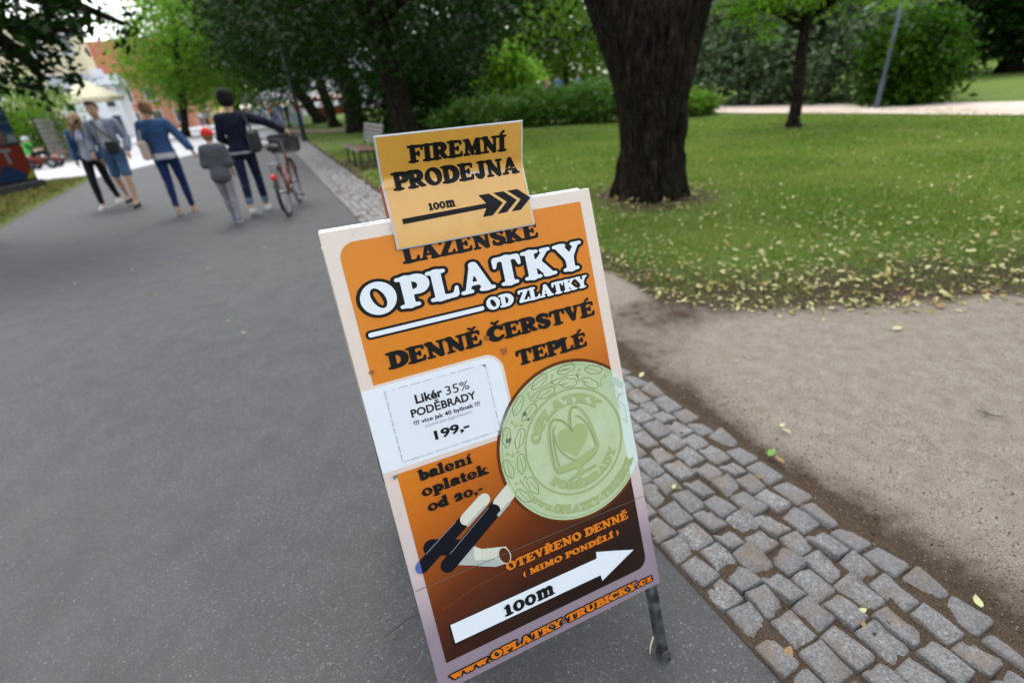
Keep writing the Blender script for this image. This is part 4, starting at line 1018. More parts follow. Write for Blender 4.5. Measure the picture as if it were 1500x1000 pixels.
def limbs_mesh(paths, n=9):
    mb = MB()
    for pts, rad in paths:
        P = [Vector(p) for p in pts]; Q = []; Rr = []
        for i in range(len(P) - 1):
            for k in range(4): q = k / 4; Q.append(P[i].lerp(P[i + 1], q)); Rr.append(rad[i] + (rad[i + 1] - rad[i]) * q)
        Q.append(P[-1]); Rr.append(rad[-1]); j = .06
        Q = [q + Vector((random.uniform(-j, j), random.uniform(-j, j), 0)) * Rr[i] * 3 if 0 < i < len(Q) - 1 else q for i, q in enumerate(Q)]
        Rr = [x * random.uniform(.92, 1.08) for x in Rr]
        mb.tube(Q, Rr, n)
    return mb.mesh('trunk', True)
def grow(base, top, r0, r1, ells, seed, nb=7):      # trunk with flare and limbs that reach into the crown
    r = random.Random(seed); b, tp = Vector(base), Vector(top); H = tp - b
    paths = [([b, b + H * .04, b + H * .12, b + H * .5, tp], [r0 * 1.55, r0 * 1.15, r0, r0 * .85, r1])]
    for i in range(nb):
        e = ells[i % len(ells)]; tgt = Vector(e[:3]) + Vector((r.uniform(-.7, .7) * e[3], r.uniform(-.7, .7) * e[4], r.uniform(-.5, .6) * e[5]))
        s = b + H * r.uniform(.62, 1.0); md = s.lerp(tgt, .5) + Vector((0, 0, .25 * (tgt - s).length * r.uniform(.3, 1)))
        paths.append(([s, md, tgt], [r1 * .8, r1 * .45, r1 * .15]))
    return limbs_mesh(paths)
def plant(name, label, cat, base, ells, mat, n_cl, per, sig, leaf, seed, trunk=None, group=None, crown='crown', **kw):
    base = np.array(base, float); base[2] = 0 if base[2] < .2 else base[2]
    o = empty(name, tuple(base)); tag(o, label, cat, group)
    rel = [tuple(np.array(e[:3]) - base) + tuple(e[3:]) for e in ells]
    me = crown_mesh(crown, rel, n_cl, per, sig, leaf, seed, **kw); link(crown, me, o, mat)
    if trunk: top, r0, r1, nb = trunk; link('trunk', grow((0, 0, -.05), tuple(np.array(top) - base), r0, r1, rel, seed, nb), o, M_BARK)
    return o
def EL(px, py, d, rx, ry, rz): return tuple(AT(px, py, d)) + (rx, ry, rz)

# ---- the big trunk on the lawn
big = empty('broad_tree', (TREE[0], TREE[1], .02)); tag(big, 'thick dark trunk forking above eye height on bare soil, nearest tree on the lawn', 'tree')
pr = [('c', (0, 0, -.1), (0, 0, .9), .40, .365, .1), ('c', (0, 0, .9), (.0, 0, 1.9), .365, .42, .1),
      ('c', (-.06, 0, 1.25), (-.98, .05, 3.5), .34, .36, .20), ('c', (.05, 0, 1.5), (.66, -.05, 3.7), .35, .33, .18), ('c', (.0, .1, 1.6), (.0, .25, 3.4), .34, .30, .15)]
for k in range(9):
    a = k * .7 + .2; pr.append(('c', (.46 * math.cos(a), .46 * math.sin(a), -.08), (.30 * math.cos(a), .30 * math.sin(a), .42), .085, .10, .10))
V, F = blob(pr, .028, .1, [lambda X, Y, Z: Z - 3.55, lambda X, Y, Z: -.06 - Z])
ang = np.arctan2(V[:, 1], V[:, 0]); ridge = np.abs(fnoise(ang * 5.5 + .6 * np.sin(V[:, 2] * 2), V[:, 2] * .9, 4, 1.6, 3) - .5) * 2; ridge2 = fnoise(ang * 16, V[:, 2] * 2.4, 11, 1.0, 3) - .5
out = np.stack([np.cos(ang), np.sin(ang), ang * 0], 1); V = V + out * ((ridge - .4) * .046 + ridge2 * .040)[:, None]
link('trunk', npmesh('trunk', V, F, True), big, M_BARK)
bl = [(-2.2, .3, 6.8, 3.0, 3.2, 1.9), (2.6, -.4, 6.6, 3.2, 3.0, 1.9), (0, 2.2, 7.6, 3.6, 3.4, 2.2), (.5, -1.4, 8.3, 3.4, 3.0, 2.0), (0, .3, 9.8, 3.2, 3.2, 1.8)]
link('limbs', limbs_mesh([([(-.9, .05, 3.3), (-1.7, .2, 5.2), (-2.4, .5, 7.4)], [.34, .22, .08]), ([(.6, -.05, 3.4), (1.7, -.3, 5.2), (2.8, -.6, 7.2)], [.33, .2, .08]), ([(0, .25, 3.3), (.2, 1.2, 5.6), (.1, 2.4, 8)], [.3, .2, .07])]), big, M_BARK)
link('crown', crown_mesh('crown', bl, 150, 34, .42, .16, 3), big, L_MID)

# ---- the row along the path
def row_tree(px, py, dist, lean, r0, label, ells, mat, ncl, per, sig, leaf, seed, hang=.8):
    b = AT(px, py, dist); b[2] = 0; tp = np.array([b[0] + lean, b[1] + .3, 5.2])
    return plant('park_tree', label, 'tree', b, ells, mat, ncl, per, sig, leaf, seed, (tp, r0, r0 * .6, 9), 'trees along the path', hang=hang)
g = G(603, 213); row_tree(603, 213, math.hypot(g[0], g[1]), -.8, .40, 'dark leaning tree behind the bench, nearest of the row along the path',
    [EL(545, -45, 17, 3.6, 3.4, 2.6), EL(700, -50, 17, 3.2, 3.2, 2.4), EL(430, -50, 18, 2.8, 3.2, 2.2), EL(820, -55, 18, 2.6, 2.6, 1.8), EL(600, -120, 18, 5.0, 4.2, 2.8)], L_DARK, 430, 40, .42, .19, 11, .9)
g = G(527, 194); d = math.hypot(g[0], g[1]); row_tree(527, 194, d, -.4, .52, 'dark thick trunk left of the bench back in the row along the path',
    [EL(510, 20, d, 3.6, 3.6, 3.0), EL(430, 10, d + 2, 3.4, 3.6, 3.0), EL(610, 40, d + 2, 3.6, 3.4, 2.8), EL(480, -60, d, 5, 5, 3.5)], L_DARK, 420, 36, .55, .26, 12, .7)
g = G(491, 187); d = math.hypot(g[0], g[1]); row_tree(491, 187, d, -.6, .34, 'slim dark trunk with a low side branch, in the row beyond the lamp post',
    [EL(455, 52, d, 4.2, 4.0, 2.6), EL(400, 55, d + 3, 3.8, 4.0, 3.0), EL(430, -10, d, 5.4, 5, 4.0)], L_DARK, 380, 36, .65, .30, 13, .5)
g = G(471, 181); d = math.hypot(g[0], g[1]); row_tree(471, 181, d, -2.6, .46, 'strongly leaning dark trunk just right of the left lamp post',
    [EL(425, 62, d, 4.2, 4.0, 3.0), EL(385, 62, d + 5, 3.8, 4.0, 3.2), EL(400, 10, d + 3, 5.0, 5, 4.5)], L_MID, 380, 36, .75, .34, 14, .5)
plant('lime_tree', 'bright green sunlit tree at the far left end of the path', 'tree', AT(262, 172, 46) * [1, 1, 0], [EL(262, 70, 46, 4.2, 4.2, 3.6), EL(225, 100, 45, 2.2, 3.0, 2.4), EL(300, 85, 48, 4.2, 4, 3.6), EL(275, 30, 47, 4.0, 4.2, 3.4), EL(240, 118, 45, 2.0, 2.4, 1.4)], L_SUNLIT, 420, 34, .60, .30, 15, (AT(258, 70, 46), .28, .16, 9))
plant('lime_tree', 'mid green tree behind the bright one, above the far crowd', 'tree', AT(345, 170, 62) * [1, 1, 0], [EL(330, 95, 62, 6, 5, 4.5), EL(375, 105, 64, 5, 5, 3.5), EL(300, 110, 62, 4, 4, 3), EL(345, 50, 64, 7, 6, 4)], L_MID, 380, 30, .9, .42, 16, (AT(342, 100, 62), .35, .2, 8))
# ---- overhanging branch, top left
b = AT(-150, 240, 11) * [1, 1, 0]
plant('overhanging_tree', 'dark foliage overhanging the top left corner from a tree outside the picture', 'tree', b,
      [EL(15, 5, 8.2, 1.1, 1.0, .55), EL(55, 25, 8.4, .55, .8, .34), EL(25, 78, 8.6, .55, .7, .26), EL(70, 80, 8.8, .30, .4, .18), EL(100, 2, 8.8, .25, .4, .10), EL(140, 22, 9.0, .20, .3, .03), EL(178, 33, 9.1, .10, .2, .02), EL(-60, 20, 8.6, 1.6, 1.4, 1.0), EL(40, -30, 8.6, 1.0, 1.0, .5), EL(10, 112, 8.7, .55, .5, .16), EL(75, 104, 9.0, .16, .2, .08), EL(-120, -60, 9.5, 2.4, 2.2, 1.6), (-8.5, 6.0, 7.4, 2.6, 3.0, 1.2), (-8.0, 2.0, 7.2, 2.4, 2.6, 1.2)], L_DARK, 420, 24, .13, .125, 17, (AT(-150, -40, 11), .32, .2, 12), inner=.2)  # last two crown blobs are out of view, added to shade the left asphalt
plant('round_shrub', 'bright green shrub at the left, behind the poster stand', 'shrub', AT(48, 215, 33) * [1, 1, 0], [EL(45, 163, 33, 2.1, 2.0, 1.6), EL(15, 150, 34, 2.0, 1.9, 1.9), EL(74, 165, 33, 1.0, 1.1, 1.1), EL(40, 195, 33, 1.9, 1.7, 1.1), EL(70, 195, 33, 1.0, 1.1, .9), EL(10, 200, 33, 1.7, 1.7, 1.2)], L_LIT, 240, 40, .22, .16, 18, (AT(46, 185, 33), .06, .03, 8))
# ---- shrubs and hedge behind the lawn
def shrub(name, label, px, py, d, ells, mat, ncl, per, sig, leaf, seed, cat='shrub', group=None, tr=.06, **kw):
    return plant(name, label, cat, AT(px, py, d) * [1, 1, 0], ells, mat, ncl, per, sig, leaf, seed, (tuple(np.array(ells[0][:3])), tr, tr * .6, 6), group, **kw)
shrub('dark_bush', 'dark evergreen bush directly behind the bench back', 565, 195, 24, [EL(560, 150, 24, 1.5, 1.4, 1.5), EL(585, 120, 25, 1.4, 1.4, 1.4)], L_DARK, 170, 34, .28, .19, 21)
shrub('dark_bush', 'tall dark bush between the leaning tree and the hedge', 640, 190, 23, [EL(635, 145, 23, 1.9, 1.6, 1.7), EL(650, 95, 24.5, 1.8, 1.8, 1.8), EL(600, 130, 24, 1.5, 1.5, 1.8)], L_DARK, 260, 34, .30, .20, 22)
shrub('blue_spruce', 'bluish conifer rising behind the hedge, left of the lime shrub', 700, 180, 29, [EL(698, 120, 29, 1.1, 1.1, 1.6), EL(697, 80, 29.3, .9, .9, 1.6), EL(697, 35, 29.5, .6, .6, 1.4)], L_BLUE, 210, 34, .25, .17, 23, 'tree')
shrub('lime_shrub', 'bright lime green shrub rising behind the hedge', 745, 165, 26, [EL(742, 100, 26, 1.05, 1.0, .85), EL(725, 120, 26, .9, .9, .8), EL(768, 118, 26.3, .8, .8, .7), EL(748, 78, 26, .55, .5, .42)], L_LIME, 190, 34, .24, .20, 24)
hl = []
for i, (px, py) in enumerate(((668, 172), (690, 168), (718, 166), (746, 162), (772, 158), (800, 153), (828, 150), (856, 148), (884, 146), (905, 146))):
    hl.append(EL(px, py, 21.5 - i * .25, .95, .9, .62))
    hl.append(EL(px, py + 12, 21.0 - i * .25, .85, .7, .45))
shrub('hedge', 'long low glossy hedge across the back of the lawn, left of the thick trunk', 770, 184, 21, hl, L_HEDGE, 520, 30, .20, .17, 25, 'hedge')
shrub('hedge_end', 'short clipped hedge piece just right of the thick trunk', 1022, 166, 19, [EL(1016, 153, 19, .55, .6, .38), EL(1036, 153, 19.2, .30, .4, .30), EL(985, 152, 19, .7, .6, .42)], L_LIT, 120, 34, .14, .13, 26, 'hedge')
shrub('rhododendron', 'large dark rhododendron thicket with grey green leaves beyond the sandy path', 1160, 140, 24,
      [EL(1050, 105, 24, 2.0, 1.8, 1.7), EL(1120, 85, 23.5, 2.2, 1.9, 2.2), EL(1195, 85, 22.5, 2.2, 1.9, 2.4), EL(1262, 75, 21.5, 1.8, 1.7, 2.2), EL(1150, 20, 25, 3.2, 2.4, 2.4), EL(1240, 15, 24, 2.6, 2.2, 2.2), EL(1060, 60, 26, 2.2, 2, 1.8)], L_RHODO, 760, 34, .30, .23, 27, tr=.12)
shrub('drooping_shrub', 'loose light green drooping shrub at the right end of the dark thicket', 1335, 140, 19.5, [EL(1330, 80, 19.5, 1.2, 1.1, 1.1), EL(1352, 62, 19.8, .9, .9, .7), EL(1335, 115, 19.2, 1.1, 1.0, .7), EL(1372, 72, 19.5, .4, .4, .3)], L_MID, 300, 34, .22, .19, 28, hang=.4)
for i, (lab, px, d, els, m) in enumerate((
    ('hazy mid green tree behind the hedge, left of the thick trunk', 830, 44, [EL(825, 50, 44, 3.4, 3, 3.2), EL(860, 80, 44, 2.6, 2.4, 2.4), EL(790, 85, 45, 3, 2.6, 2.2), EL(840, -10, 46, 4, 4, 3.5)], L_LIT),
    ('darker tree in the gap between spruce and lime shrub', 770, 50, [EL(770, 40, 50, 4.5, 4, 4.5), EL(720, 60, 52, 4, 4, 4), EL(775, -40, 52, 6, 5, 5)], L_MID),
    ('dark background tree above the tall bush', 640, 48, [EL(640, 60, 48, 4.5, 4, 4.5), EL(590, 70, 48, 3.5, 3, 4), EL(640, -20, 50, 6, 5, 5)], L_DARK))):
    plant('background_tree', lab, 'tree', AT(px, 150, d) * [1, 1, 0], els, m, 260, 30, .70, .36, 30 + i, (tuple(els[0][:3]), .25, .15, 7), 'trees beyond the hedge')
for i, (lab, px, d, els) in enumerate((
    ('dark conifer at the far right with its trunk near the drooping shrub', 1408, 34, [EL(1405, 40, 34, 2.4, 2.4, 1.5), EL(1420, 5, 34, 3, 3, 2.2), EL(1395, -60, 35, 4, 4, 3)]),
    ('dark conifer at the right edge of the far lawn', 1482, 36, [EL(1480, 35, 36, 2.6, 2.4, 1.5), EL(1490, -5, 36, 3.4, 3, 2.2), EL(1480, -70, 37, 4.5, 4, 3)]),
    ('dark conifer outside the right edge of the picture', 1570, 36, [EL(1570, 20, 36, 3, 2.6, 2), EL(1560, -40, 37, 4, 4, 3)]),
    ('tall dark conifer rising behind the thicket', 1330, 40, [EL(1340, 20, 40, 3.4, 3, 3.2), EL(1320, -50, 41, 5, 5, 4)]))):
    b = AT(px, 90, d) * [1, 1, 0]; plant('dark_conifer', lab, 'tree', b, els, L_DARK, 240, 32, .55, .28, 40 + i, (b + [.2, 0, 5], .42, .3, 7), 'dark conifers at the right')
b = G(1161, 190)
plant('young_tree', 'slender straight young tree standing alone on the lawn, right of the thick trunk', 'tree', b, [EL(1190, -55, 14.6, 1.6, 1.5, .75), EL(1085, 8, 14.2, .9, .8, .22), EL(1060, 40, 14.0, .45, .5, .16), EL(1122, 38, 14.0, .45, .5, .16), EL(1150, 2, 13.8, .7, .7, .22), EL(1250, -12, 14.5, .8, .7, .26), EL(1330, -6, 14.8, .8, .6, .16), EL(1110, -70, 14, 1.8, 1.6, .8), EL(1280, -80, 14.6, 1.8, 1.6, .8)], L_LIME, 330, 26, .16, .14, 50, (AT(1189, -40, 14.7), .135, .10, 11))
# low plants and twigs of bush at the far right lawn, then the wood that closes the view and an added unseen ring
ws = [];
rw = np.random.default_rng(77)
for px in list(np.arange(640, 1700, 26)):
    d = rw.uniform(62, 85); b = AT(px, 60, d); ws.append((b[0], b[1], rw.uniform(6, 10), 6.0, 4.5, rw.uniform(8, 11)))
for px in list(np.arange(285, 640, 24)):
    d = rw.uniform(125, 150); b = AT(px, 140, d); ws.append((b[0], b[1], rw.uniform(8, 12), 8.5, 6, rw.uniform(10, 14)))
for a_ in np.arange(100, 262, 4.5):  # unseen trees behind the camera, added to darken low light and reflections
    d = rw.uniform(26, 40); ws.append((d * math.sin(math.radians(a_)), d * math.cos(math.radians(a_)), rw.uniform(4, 8), 4.0, 3.5, rw.uniform(5, 7)))
tag(link('wood_with_added_ring', crown_mesh('wood_with_added_ring', ws, 4300, 17, 1.25, .95, 60, inner=.3), None, L_MID), kind='stuff')

# ---- grass blades
rg = np.random.default_rng(8)
def blades(N, rmin, rmax, a0, a1, h0, cov_fn, extra=1.0):
    r_ = rmin * (rmax / rmin) ** rg.random(N); a = rg.uniform(a0, a1, N); x = r_ * np.sin(a); y = r_ * np.cos(a)
    k = cov_fn(x, y); keep = rg.random(N) < k; x, y, r_, k = x[keep], y[keep], r_[keep], k[keep]; n = len(x)
    sc = np.clip(r_ / 4.5, .8, 3.2); hh = h0 * rg.uniform(.45, 1.3, n) * (.55 + .45 * k) * np.clip(sc, 1, 1.6); w = .0042 * sc * rg.uniform(.7, 1.4, n)
    th = rg.uniform(0, 2 * PI, n); ph = rg.uniform(0, 2 * PI, n); ln = hh * rg.uniform(.2, 1.1, n)
    z = lawn_z(x, y)
    P0 = np.stack([x - np.cos(th) * w, y - np.sin(th) * w, z - .004], 1); P1 = np.stack([x + np.cos(th) * w, y + np.sin(th) * w, z - .004], 1)
    P2 = np.stack([x + np.cos(ph) * ln, y + np.sin(ph) * ln, z + hh], 1)
    return np.stack([P0, P1, P2], 1).reshape(-1, 3)
def lawn_cov(x, y):
    b = cover(x, y); k = np.clip((b + (fnoise(x, y, 31, 3.5, 3) - .5) * .9), 0, 1)
    ok = ((x > -.78) & (y > edge_at(x) - .1)) | ((x <= -.78) & (x > strip_right(y) + .05)); ok &= (x < 18)
    u = (x - 7.5) * .9 + (y - 18) * .45; ok &= u < 1.0
    return k * ok
B = [blades(330000, 2.8, 18, math.radians(-24), math.radians(58), .032, lawn_cov)]
m = npmesh('grass', np.concatenate(B), np.arange(len(np.concatenate(B))).reshape(-1, 3))
t = NT('grass_blades'); geo = t.n('ShaderNodeNewGeometry'); co = t.coord(); nn = t.noise(.7, 4, .6, co)
c = t.ramp(geo.outputs['Random Per Island'], [(0, (.075, .140, .014, 1)), (.6, (.165, .275, .030, 1)), (.92, (.245, .345, .058, 1)), (1, (.27, .25, .09, 1))])
c = t.mix(t.ramp(nn, [(.42, 0.0), (.66, .75)]), c, (.27, .34, .070, 1)); t.set(c, .55, .25)
tr = t.n('ShaderNodeBsdfTranslucent'); mx = t.n('ShaderNodeMixShader'); mx.inputs[0].default_value = .3; t.l(c, tr.inputs[0]); t.l(t.b.outputs[0], mx.inputs[1]); t.l(tr.outputs[0], mx.inputs[2]); t.l(mx.outputs[0], t.out.inputs[0])
tag(link('grass', m, None, t.m), kind='stuff')
def verge_cov(x, y):
    e = np.interp(y, [4.5, 8.6, 11.1, 15.7], [-6.4, -8.53, -9.85, -12.05]); return np.clip((e - x) / .5, 0, 1) * (y < 16.2) * .7
Bv = blades(60000, 9, 22, math.radians(-55), math.radians(-36), .05, verge_cov)
me = npmesh('verge_grass', Bv, np.arange(len(Bv)).reshape(-1, 3))
t = NT('dry_grass_blades'); geo = t.n('ShaderNodeNewGeometry'); c = t.ramp(geo.outputs['Random Per Island'], [(0, (.05, .075, .015, 1)), (.5, (.15, .16, .035, 1)), (1, (.34, .30, .08, 1))]); M_DRY = t.set(c, .7, .2)
tag(link('verge_grass', me, None, M_DRY), kind='stuff')

# ---- fallen leaves
t = NT('fallen_leaf'); geo = t.n('ShaderNodeNewGeometry'); oi = t.n('ShaderNodeObjectInfo')
rr_ = t.math('FRACT', t.math('ADD', t.math('MULTIPLY', geo.outputs['Random Per Island'], 3.7), t.math('MULTIPLY', oi.outputs['Random'], 5.3)))
c = t.ramp(rr_, [(0, (.40, .36, .14, 1)), (.30, (.44, .41, .21, 1)), (.52, (.30, .235, .06, 1)), (.70, (.22, .13, .035, 1)), (.84, (.26, .29, .08, 1)), (1, (.11, .065, .03, 1))])
M_LEAF = t.set(c, .6, .3)
M_GLEAF = simple('green_fallen_leaf', (.11, .24, .035, 1), .5, .3, 0, .2, 30); M_PLEAF = simple('pale_fallen_leaf', (.38, .40, .20, 1), .5, .3, 0, .15, 30); M_BLEAF = simple('brown_fallen_leaf', (.22, .13, .055, 1), .6, .3, 0, .2, 30)
def leaf_geo(seed):
    r = np.random.default_rng(seed); n = 7; L = []; asp = r.uniform(.30, .5); cu = r.uniform(-.35, .5); fo = r.uniform(.05, .25)
    for i in range(n):
        q = i / (n - 1); w = asp * .5 * math.sin(PI * q ** .8) ** .9 + .004; x = q - .5; z = cu * (x * x) + .01
        L.append(((x, -w, z + fo * w), (x, 0, z), (x, w, z + fo * w)))
    V = [p for t3 in L for p in t3]; F = []
    for i in range(n - 1):
        for k in range(2): a = i * 3 + k; F.append((a, a + 3, a + 4, a + 1))
    return np.array(V), F
LG_ = [leaf_geo(k) for k in range(10)]; LM = []
for v, f in LG_:
    mm = pymesh('fallen_leaf', v, f, True); mm.materials.append(M_LEAF); LM.append(mm)
rl = np.random.default_rng(12); LP = []
while len(LP) < 7000:
    x = rl.uniform(-.7, 9); e = float(edge_at(np.array(x))); q = rl.random()
    y = e - .12 + rl.exponential(.75 if q < .55 else 2.2) - (rl.exponential(.05))
    if y > e - .35 and y < 13: LP.append((x, y))
for _ in range(420):
    a = rl.uniform(0, 2 * PI); r0 = .45 + rl.exponential(.5); LP.append((TREE[0] + r0 * math.cos(a), TREE[1] + r0 * math.sin(a)))
for _ in range(1500):
    y = rl.uniform(5, 24); LP.append((strip_right(y) + rl.exponential(.8), y))
LP = np.array(LP); vis = (np.degrees(np.arctan2(LP[:, 0], LP[:, 1])) > -28)
dist = np.hypot(LP[:, 0], LP[:, 1]); hid = (LP[:, 0] < .30 + .22 * (LP[:, 1] - 1)) & (LP[:, 1] < 6.5)
order = np.argsort(dist + np.where(hid, 100, 0)); bigv = []; bigf = []; nb = 0
for k, i in enumerate(order):
    x, y = LP[i]; s = .020 + .045 * rl.random() ** 1.6 * (1.0 if y < 8 else 1.25); z = float(lawn_z(np.array(x), np.array(y))) + (rl.uniform(.012, .045) if y > edge_at(np.array(x)) + .15 else .006)
    rot = (rl.normal(0, .35), rl.normal(0, .35), rl.uniform(0, 2 * PI))
    if k < 285:
        o = bpy.data.objects.new('fallen_leaf', LM[int(rl.integers(10))]); COL.objects.link(o); o.location = (x, y, z + .003); o.rotation_euler = rot; o.scale = (s, s, s)
        zl = 'close to the board' if x < 1.15 else 'below the thick trunk' if x < 2.0 else 'right of the trunk' if x < 2.9 else 'far right'
        tag(o, 'pale yellow leaf fallen among many on the lawn edge, ' + zl, 'leaf', 'fallen leaves along the lawn edge ' + zl)
    else:
        v, f = LG_[int(rl.integers(10))]; R_ = np.array(Matrix.LocRotScale(None, __import__('mathutils').Euler(rot), None).to_3x3()); v = (v * s) @ R_.T + [x, y, z + .003]
        bigv.append(v); bigf += [tuple(a + nb for a in q) for q in f]; nb += len(v)
tag(link('leaf_litter', pymesh('leaf_litter', np.concatenate(bigv), bigf), None, M_LEAF), kind='stuff')
def one_leaf(px, py, s, mat, label, rz=0.0, z=.012):
    p = G(px, py, z); o = link('fallen_leaf', LM[int(rl.integers(10))].copy(), None, mat); o.location = p; o.rotation_euler = (.12, -.1, rz); o.scale = (s, s * 1.25, s); tag(o, label, 'leaf', None)
one_leaf(1130, 662, .052, M_GLEAF, 'fresh green leaf lying at the edge of the setts', .6, .03); one_leaf(1152, 630, .042, M_PLEAF, 'pale green leaf on the dirt, just above the fresh green leaf', 2.4, .03)
one_leaf(1146, 622, .034, M_PLEAF, 'small whitish leaf touching the pale green leaf on the dirt', .3, .034); one_leaf(1142, 672, .045, M_BLEAF, 'narrow tan leaf beside the fresh green leaf at the edge of the setts', 1.9, .03)
one_leaf(987, 712, .026, M_PLEAF, 'small yellow green leaf on the setts right of the wafer picture', .9); one_leaf(1112, 698, .032, M_BLEAF, 'tan leaf lying on the setts below the fresh green leaf', 2.2)
one_leaf(1200, 754, .038, M_BLEAF, 'tan leaf in a joint at the outer row of setts', 1.1); one_leaf(1264, 893, .028, M_PLEAF, 'pale leaf on the setts near the lower right corner', .2); one_leaf(1262, 910, .04, M_BLEAF, 'curled tan leaf on the setts below the pale leaf', 1.5)
one_leaf(1155, 955, .045, M_BLEAF, 'brown leaf upright in a joint of the nearest setts', .8); one_leaf(1315, 480, .06, M_PLEAF, 'pale leaf alone on the open dirt near the lawn', .1, .03); one_leaf(1378, 447, .07, M_BLEAF, 'orange brown leaf at the lawn edge on the right', .5, .03)
one_leaf(1432, 880, .04, M_PLEAF, 'pale leaf on dirt beside the last setts at the right', 1.2, .03); one_leaf(940, 548, .05, M_PLEAF, 'yellow leaf on the dirt close to the right edge of the board', .9, .03)

# ---- small litter: crumbs of earth, bark and grit
def crumbs(name, pts, smin, smax, mat, zf):
    n = len(pts); r = rg; s = smin + (smax - smin) * r.random(n) ** 2.5; q = r.normal(size=(n, 4, 3)); q /= np.linalg.norm(q, axis=2)[:, :, None]
    V = q * s[:, None, None] * .5 * np.array([1.3, 1.3, .6]); V[:, :, :2] += pts[:, None, :2]; V[:, :, 2] += (zf(pts[:, 0], pts[:, 1]) + s * .12)[:, None]
    F = np.arange(n * 4).reshape(-1, 4); F = np.concatenate([F[:, [0, 1, 2]], F[:, [0, 3, 1]], F[:, [1, 3, 2]], F[:, [0, 2, 3]]])
    return tag(link(name, npmesh(name, V.reshape(-1, 3), F), None, mat), kind='stuff')
y = rg.uniform(.25, 4.2, 15000); u = rg.exponential(.22, 15000) - .08; P = np.stack([strip_right(y) + u, y], 1); P = P[(P[:, 1] < edge_at(P[:, 0]) + .3)]
t = NT('earth_crumbs'); geo = t.n('ShaderNodeNewGeometry'); c = t.ramp(geo.outputs['Random Per Island'], [(0, (.03, .019, .012, 1)), (.6, (.12, .075, .045, 1)), (.9, (.24, .16, .10, 1)), (1, (.40, .34, .24, 1))]); M_CRUMB = t.set(c, .9, .15)
crumbs('earth_crumbs', P, .002, .011, M_CRUMB, soil_z)
x = rg.uniform(.7, 4.2, 16000); yy = rg.uniform(.1, 3.4, 16000); k = (x > strip_right(yy) + .1) & (yy < edge_at(x)); crumbs('grit', np.stack([x, yy], 1)[k], .0015, .007, M_CRUMB, soil_z)
yj = rg.uniform(.25, 3.0, 9000); xj = strip_left(yj) + rg.random(9000) * (strip_right(yj) - strip_left(yj)); crumbs('joint_litter', np.stack([xj, yj], 1), .0015, .008, M_CRUMB, lambda a, b: a * 0 - .004)
# twigs
M_TWIG = simple('twig', (.06, .045, .035, 1), .8)
def twig(name, paths, label):
    b = G(*paths[0][0]); o = empty(name, tuple(b * [1, 1, 0])); mb = MB()
    for p in paths: mb.tube([tuple(G(a, c_, .02 + .012 * (i % 2)) - b * [1, 1, 0]) for i, (a, c_) in enumerate(p)], [.0022] * (len(p) - 1) + [.0010], 5)
    mm = mb.mesh(name, True); bpy.data.objects.remove(o); o = link(name, mm, None, M_TWIG); o.location = b * [1, 1, 0]; tag(o, label, 'twig')
twig('forked_twig', [[(1430, 600), (1448, 606), (1462, 609), (1477, 608)], [(1448, 606), (1440, 612)], [(1448, 606), (1436, 597)]], 'dark forked twig lying on the open dirt at the right')
twig('thin_twig', [[(563, 932), (582, 918), (598, 905), (617, 899)]], 'thin dark twig on the asphalt left of the board')
M_STRAW = simple('straw', (.55, .48, .32, 1), .8)
twig('dry_stalk', [[(957, 932), (953, 945), (952, 957)]], 'short pale dry stalk on asphalt beside the right leg'); bpy.data.objects['dry_stalk'].data.materials[0] = M_STRAW
for (x0, y0, x1, y1, lab) in ((300, 34, 300, 34, ''),): pass
for k, (px, py) in enumerate(((110, 415), (193, 395), (208, 412), (240, 386), (258, 385), (305, 392), (335, 470), (357, 488), (388, 362), (228, 432))):
    p = G(px, py); o = bpy.data.objects.new('fallen_leaf', LM[k % 10]); COL.objects.link(o); o.location = (p[0], p[1], .004); o.rotation_euler = (.05, .05, k * 1.3); s = .045; o.scale = (s, s, s)
    tag(o, 'small pale leaf scattered on the open asphalt at the left', 'leaf', 'leaves on the asphalt')
# ================================================================ PEOPLE
def skin_mat(name, col):
    t = NT(name); co = t.coord(); n = t.noise(25, 4, .6, co)
    c = t.mix(t.math('MULTIPLY', n, .4), col, tuple(x * .75 for x in col[:3]) + (1,)); t.b.inputs['Subsurface Weight'].default_value = .08
    t.b.inputs['Subsurface Radius'].default_value = (.01, .004, .002); return t.set(c, .5, .35)
SKIN = skin_mat('skin', (.50, .30, .21, 1)); SKIN2 = skin_mat('tanned_skin', (.38, .21, .14, 1))
HAIR_BLACK = fabric('black_hair', (.010, .009, .009, 1), .3, 90); HAIR_BLOND = fabric('blond_hair', (.30, .20, .10, 1), .3, 90); HAIR_BROWN = fabric('brown_hair', (.06, .035, .02, 1), .3, 90); HAIR_LIGHT = fabric('light_brown_hair', (.22, .13, .065, 1), .3, 90)
DENIM = fabric('blue_denim', (.034, .085, .20, 1)); DENIM_L = fabric('washed_denim', (.13, .19, .30, 1)); DENIM_D = fabric('dark_denim', (.010, .017, .048, 1)); NAVY = fabric('navy_knit', (.008, .011, .026, 1)); BLACKCLOTH = fabric('black_cloth', (.013, .013, .017, 1))
WHITECLOTH = fabric('white_cotton', (.52, .52, .58, 1), .08); GREYTEE = fabric('grey_cotton', (.085, .092, .105, 1)); GREYTROU = fabric('light_grey_cotton', (.24, .24, .27, 1)); PLAID = fabric('checked_shirt', (.22, .25, .33, 1)); REDCAP = fabric('red_cap', (.62, .03, .025, 1)); TAUPE = simple('beige_leather', (.50, .40, .33, 1), .5); BLACKLEATHER = simple('black_leather', (.014, .014, .016, 1), .4)
